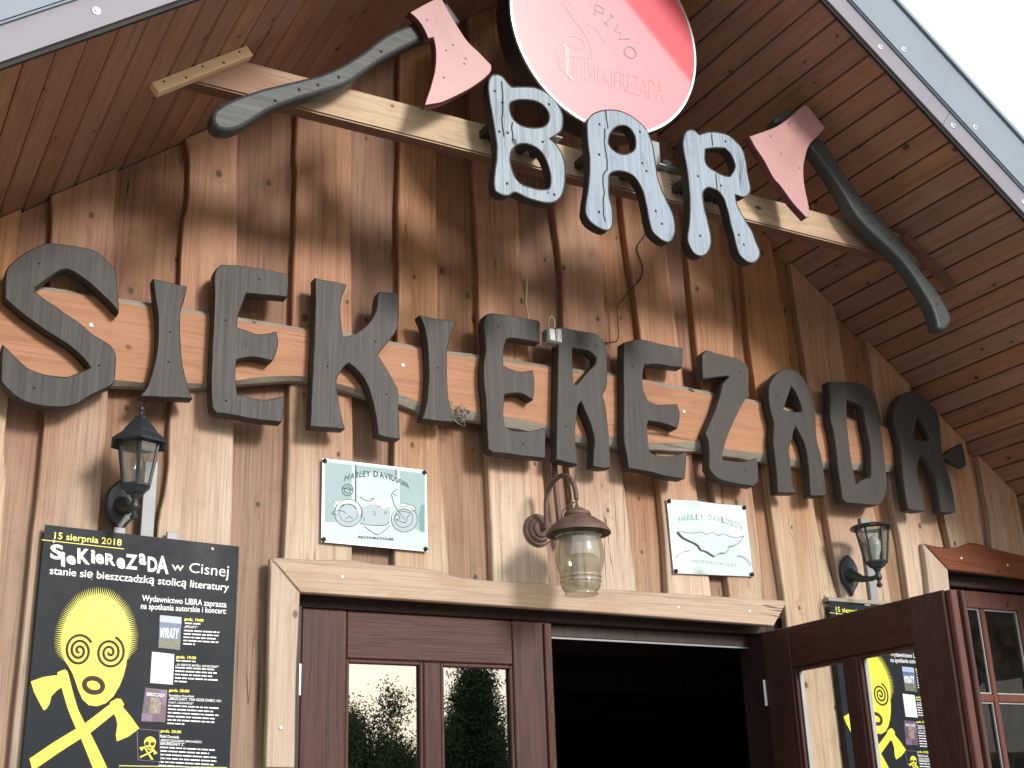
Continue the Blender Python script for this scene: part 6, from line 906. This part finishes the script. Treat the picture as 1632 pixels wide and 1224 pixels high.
# ------------------------------------------------------------------ lanterns
def hexring(r, h, c, ph): return [(c[0] + r * math.cos(ph + k * math.pi / 3), c[1] + r * math.sin(ph + k * math.pi / 3), c[2] + h) for k in range(6)]
def lantern(x, y, zb, label, roofed):
    t = thing('wall_lantern', label, 'lantern', (x, 0, zb), 'black six-sided wall lanterns'); c = (x, y, zb); ph = math.radians(20)
    gb, gt = .111, .252; rb, rt = .042, .066
    m = MB(); m.lathe([(.001, .0), (.010, .004), (.013, .012), (.008, .020), (.006, .028), (.014, .036), (.016, .046), (.012, .056), (.010, .064), (.014, .072), (.018, .080)], c, 14); m.build('stem', M['iron'], t, True)
    m = MB(); m.lathe([(.016, .079), (.030, .086), (rb - .002, .098), (rb + .006, .104), (rb + .006, gb), (rb - .004, gb + .001)], c, 6, phase=ph); m.build('cup', M['iron'], t)
    for k in range(6):
        a0, a1 = ph + k * math.pi / 3, ph + (k + 1) * math.pi / 3
        p = lambda r, h, a: (x + r * math.cos(a), y + r * math.sin(a), zb + h)
        m = MB(); m.add([p(rb, gb, a0), p(rb, gb, a1), p(rt, gt, a1), p(rt, gt, a0)], [(0, 1, 2, 3)]); m.build('pane', M['lglass'], t)
        m = MB(); m.tube([p(rb + .002, gb - .002, a0), p(rt + .002, gt + .002, a0)], .0052, 6); m.build('frame_bar', M['iron'], t)
    m = MB(); m.lathe([(rt - .006, gt - .004), (rt + .006, gt - .004), (rt + .008, gt + .004), (rt - .006, gt + .004), (rt - .006, gt - .004)], c, 6, phase=ph, closed=True); m.build('top_ring', M['iron'], t)
    if roofed:
        m = MB(); m.lathe([(rt - .004, gt + .006), (.094, gt - .014), (.096, gt - .008), (.060, gt + .022), (.056, gt + .030), (.022, gt + .072), (.020, gt + .078), (.008, gt + .088)], c, 6, phase=ph, closed=True); m.build('roof', M['iron'], t)
        m = MB(); m.lathe([(.008, gt + .086), (.006, gt + .096), (.010, gt + .102), (.009, gt + .110), (.001, gt + .114)], c, 12); m.build('finial', M['iron'], t, True)
    else:
        m = MB(); m.lathe([(rt - .002, gt + .005), (.090, gt - .001), (.092, gt + .004), (.088, gt + .008), (rt - .002, gt + .010), (rt - .002, gt + .005)], c, 28, closed=True); m.build('rim', M['iron'], t, True)
    m = MB(); r0 = .022 if roofed else .030
    m.lathe([(.012, gb + .004), (.014, gb + .02), (r0 * .7, gb + .035), (r0, gb + .062), (r0 * .9, gb + .085), (r0 * .5, gb + .105), (.001, gb + .112)], c, 16); m.build('bulb', M['bulb'] if not roofed else M['lglass'], t, True)
    zc_ = zb + .085
    arm = [(x - .006, -.012, zc_ - .005), (x - .006, -.04, zc_ - .012), (x - .003, -.08, zc_ - .032), (x, y + .04, zc_ - .040), (x, y + .008, zc_ - .038)]
    m = MB(); m.tube(arm, [.034, .022, .015, .011, .009], 12); m.build('arm', M['iron'], t, True)
    out = [(0, .085), (.022, .072), (.043, .045), (.050, .01), (.044, -.035), (.022, -.062), (0, -.095), (-.022, -.062), (-.044, -.035), (-.050, .01), (-.043, .045), (-.022, .072)]
    me = slab([[(x - .008 + a, zc_ + b) for a, b in out]], -.022, .022, .009, 3, True, .012); obj('backplate', me, M['iron'], t, True); me.set_sharp_from_angle(angle=math.radians(40))
lantern(.8275, -.17, 2.563, 'black wall lantern with pointed roof, under the first letter I', True)
lantern(3.889, -.17, 2.552, 'black wall lantern with its roof missing, under the letter D', False)
# barn lamp
bl = thing('barn_lamp', 'rusty gooseneck lamp with an open amber glass jar over the doors', 'lamp', (2.35, 0, 2.41))
c = (2.35, -.0, 2.70)
m = MB(); m.lathe([(.062, 0), (.062, .008), (.056, .014), (.050, .013), (.047, .020), (.040, .026), (.035, .025), (.030, .034), (.020, .038), (0, .040)], c, 32, axis='Y'); wp = m.build('wall_plate', M['rust'], bl, True)
nails(wp, [(2.315, 2.675), (2.385, 2.665)], -.012, .004)
c = (2.372, -.25, 2.0)
pts = []
for k in range(19):
    t = k / 18; a = math.pi * (1.0 - t)
    pts.append((2.352 + .018 * t, -.158 - .092 * math.cos(a), 2.785 + .085 * math.sin(a)))
pts = [(2.352, -.03, 2.695), (2.352, -.055, 2.70), (2.352, -.064, 2.73)] + pts + [(2.371, -.25, 2.765)]
m = MB(); m.tube(pts, .0095, 10); m.build('gooseneck', M['rust'], bl, True)
m = MB(); m.lathe([(.009, .768), (.0095, .762), (.005, .758), (.005, .742), (.008, .738), (.006, .726)], c, 10); m.build('swivel', M['rust'], bl, True)
m = MB(); m.lathe([(.006, .728), (.022, .726), (.046, .712), (.050, .700), (.046, .699), (.044, .706)], c, 28, closed=True); m.build('cap', M['rust'], bl, True)
m = MB(); m.lathe([(.045, .703), (.050, .694), (.064, .688), (.096, .665), (.116, .640), (.117, .632), (.112, .636), (.090, .658), (.060, .68)], c, 40, closed=True); m.build('hood', M['rust'], bl, True)
jar = [(.074, .664), (.079, .640), (.080, .628), (.083, .625), (.080, .620), (.0835, .600), (.088, .575), (.089, .550), (.085, .522), (.077, .498), (.0715, .486), (.0755, .481), (.0755, .475), (.0705, .470), (.0740, .465), (.0740, .459), (.0690, .454), (.0720, .449), (.0700, .441), (.060, .428), (.0560, .423), (.0595, .419), (.0600, .415)]
m = MB(); m.lathe(jar, c, 48, closed=True); m.build('glass_jar', M['amber'], bl, True)
m = MB(); m.tube([(c[0], c[1], 2.752), (c[0] - .03, c[1] + .0, 2.742), (c[0] - .056, c[1] + .01, 2.715), (c[0] - .060, c[1] + .012, 2.695), (c[0] - .048, c[1] + .012, 2.684)], .0022, 6); m.build('lamp_wire', M['cable'], bl)
m = MB(); m.lathe([(.016, .66), (.016, .62), (.012, .618)], c, 14); m.build('lamp_holder', M['iron'], bl, True)
o = (lambda mb: mb.build('conduit', M['rust']))(MB().tube([(2.43, -.012, 3.0), (2.432, -.012, 2.86), (2.44, -.012, 2.74), (2.455, -.012, 2.66)], .011, 8))
o['label'] = 'brown conduit pipe running down the wall behind the barn lamp'; o['category'] = 'conduit'
# floodlight and cables
fl = thing('floodlight', 'small grey floodlight wedged between the letters E and R with a cable loop', 'light', (2.385, -.10, 3.40))
m = MB(); m.bbox(2.352, 2.412, -.135, -.085, 3.415, 3.475, .006); m.build('housing', M['box'], fl)
m = MB(); m.bbox(2.357, 2.384, -.141, -.1355, 3.421, 3.470, .003); m.build('lens', M['bulb'], fl)
m = MB()
for k in range(4): m.box(2.388 + k * .006, 2.391 + k * .006, -.142, -.1355, 3.418, 3.472)
m.build('cooling_fin', M['box'], fl)
m = MB(); m.tube(flow([(2.378, -.10, 3.474), (2.374, -.105, 3.50), (2.380, -.108, 3.528), (2.392, -.108, 3.535), (2.402, -.106, 3.52), (2.402, -.104, 3.49)]), .0035, 8); m.build('cable_loop', M['cream'], fl, True)
o = MB().tube(flow([(2.343, -.006, 3.737), (2.340, -.008, 3.68), (2.335, -.007, 3.63), (2.341, -.008, 3.58), (2.342, -.012, 3.53), (2.35, -.05, 3.47)]), .0038, 8).build('white_cable', M['cream'], None, True)
o['label'] = 'short cream cable hanging down the boards above the letter E'; o['category'] = 'cable'
o = MB().tube(flow([(2.98, -.03, 4.16), (2.954, -.012, 4.071), (2.898, -.008, 3.99), (2.910, -.008, 3.93), (2.919, -.008, 3.884), (2.899, -.008, 3.836), (2.857, -.007, 3.79), (2.80, -.007, 3.72), (2.776, -.007, 3.684), (2.772, -.007, 3.61), (2.770, -.008, 3.556), (2.755, -.01, 3.528), (2.702, -.012, 3.512), (2.66, -.03, 3.50), (2.62, -.05, 3.43)]), .0028, 6).build('black_cable', M['cable'], None, True)
o['label'] = 'thin black cable winding down the boards from the letter A of BAR'; o['category'] = 'cable'
# torn bark fibres under the name board
m = MB(); rr = random.Random(4)
for k in range(70):
    x_ = 1.985 + rr.uniform(-.05, .05); z_ = 3.10 + rr.uniform(-.03, .02); a = rr.uniform(0, 6.28); l = rr.uniform(.01, .04)
    m.tube([(x_, -.045 - rr.uniform(0, .02), z_), (x_ + l * .5 * math.cos(a), -.06 - rr.uniform(0, .015), z_ + l * .5 * math.sin(a)), (x_ + l * math.cos(a + .5), -.055, z_ + l * math.sin(a + .5))], rr.uniform(.001, .003), 4)
m.build('torn_bark', M['edge'], nb)
# ------------------------------------------------------------------ ground, hill, trees (mirrored in the glass)
def sheet(name, pts, mat): 
    m = MB(); m.add(pts, [tuple(range(len(pts)))]); return kind(m.build(name, mat), 'structure')
sheet('meadow', [(-600, -600, -.02), (600, -600, -.02), (600, 600, -.02), (-600, 600, -.02)], M['grass'])
m = MB()
m.add([(-2.5, -26, 0), (30, -26, 0), (30, 0.13, 0), (-2.5, 0.13, 0)], [(0, 1, 2, 3)])  # unseen; stretched right to bounce light on the soffit, dark grass left bare
pv = kind(m.build('bounce_paving', M['bounce_paving']), 'structure')
hm = MB(); nx, ny = 60, 14; vs = []
for j in range(ny):
    for i in range(nx):
        x_ = -160 + i * 320 / (nx - 1); y_ = -80 - j * 9
        t = min(1, j / 5); h = t * t * (3 - 2 * t) * (11.5 + 3.5 * mnoise.noise((x_ * .02, 3, 0)) + 1.6 * mnoise.noise((x_ * .15, y_ * .1, 0))) - .5
        vs.append((x_, y_, h))
hm.add(vs, [(j * nx + i, j * nx + i + 1, (j + 1) * nx + i + 1, (j + 1) * nx + i) for j in range(ny - 1) for i in range(nx - 1)])
kind(hm.build('wooded_hill', M['hill'], None, True), 'structure')
def leaves(center, rad, n, size, seed, power=.5, shape='ball'):
    g = np.random.default_rng(seed)
    cl = g.normal(size=(90, 3)); cl /= np.linalg.norm(cl, axis=1)[:, None]; cl *= (g.random((90, 1)) ** power) * np.array(rad)
    if shape == 'cone': cl[:, :2] *= np.clip(1.05 - (cl[:, 2:] / rad[2] + 1) * .42, .15, 1)
    idx = g.integers(0, 90, n); p = cl[idx] + g.normal(size=(n, 3)) * np.array(rad) * .13 + np.array(center)
    a = g.normal(size=(n, 3)); a /= np.linalg.norm(a, axis=1)[:, None]; b = np.cross(a, g.normal(size=(n, 3))); b /= np.linalg.norm(b, axis=1)[:, None]
    s = size * g.uniform(.5, 1.2, (n, 1))
    v = np.stack([p - a * s, p - b * s * .45, p + a * s, p + b * s * .45], 1).reshape(-1, 3)
    me = bpy.data.meshes.new('crown'); me.from_pydata(v.tolist(), [], np.arange(n * 4).reshape(-1, 4).tolist()); me.update(); return me
def tree(label, x_, y_, h, rad, n, size, mat, seed, shape='ball', group='trees across the yard'):
    t = thing('tree', label, 'tree', (x_, y_, 0), group)
    m = MB(); pts = [(x_, y_, -.1), (x_ + .05, y_, h * .3), (x_, y_ + .08, h * .6), (x_ - .05, y_, h * .9)]
    m.tube(pts, [.16 * h / 8, .12 * h / 8, .08 * h / 8, .02], 8)
    g = random.Random(seed)
    for k in range(9):
        z_ = h * g.uniform(.3, .8); a = g.uniform(0, 6.28); l = rad[0] * g.uniform(.5, .9)
        m.tube([(x_, y_, z_), (x_ + l * .5 * math.cos(a), y_ + l * .5 * math.sin(a), z_ + l * .35), (x_ + l * math.cos(a), y_ + l * math.sin(a), z_ + l * .6)], [.05 * h / 8, .03 * h / 8, .01], 5)
    m.build('trunk', M['bark'], t, True)
    obj('crown', leaves((x_, y_, h - rad[2]), rad, n, size, seed, shape=shape), mat, t)
tree('tall dark tree with an open crown reflected in the right pane', 29.7, -53.5, 10.4, (2.8, 2.8, 4.3), 80000, .085, M['leaf'], 3, 'cone')
tree('rounded pale bushy tree reflected in the left pane', 16.9, -36.5, 6.3, (2.5, 2.5, 3.1), 120000, .06, M['leaf2'], 5)
tree('second low bushy tree left of the reflected ones', 11.5, -38, 5.3, (3.2, 3.2, 2.6), 20000, .085, M['leaf2'], 8)
tree('low dark bush in front of the tall tree', 36.5, -52.5, 6.4, (3.2, 3.2, 3.2), 16000, .11, M['leaf'], 9)
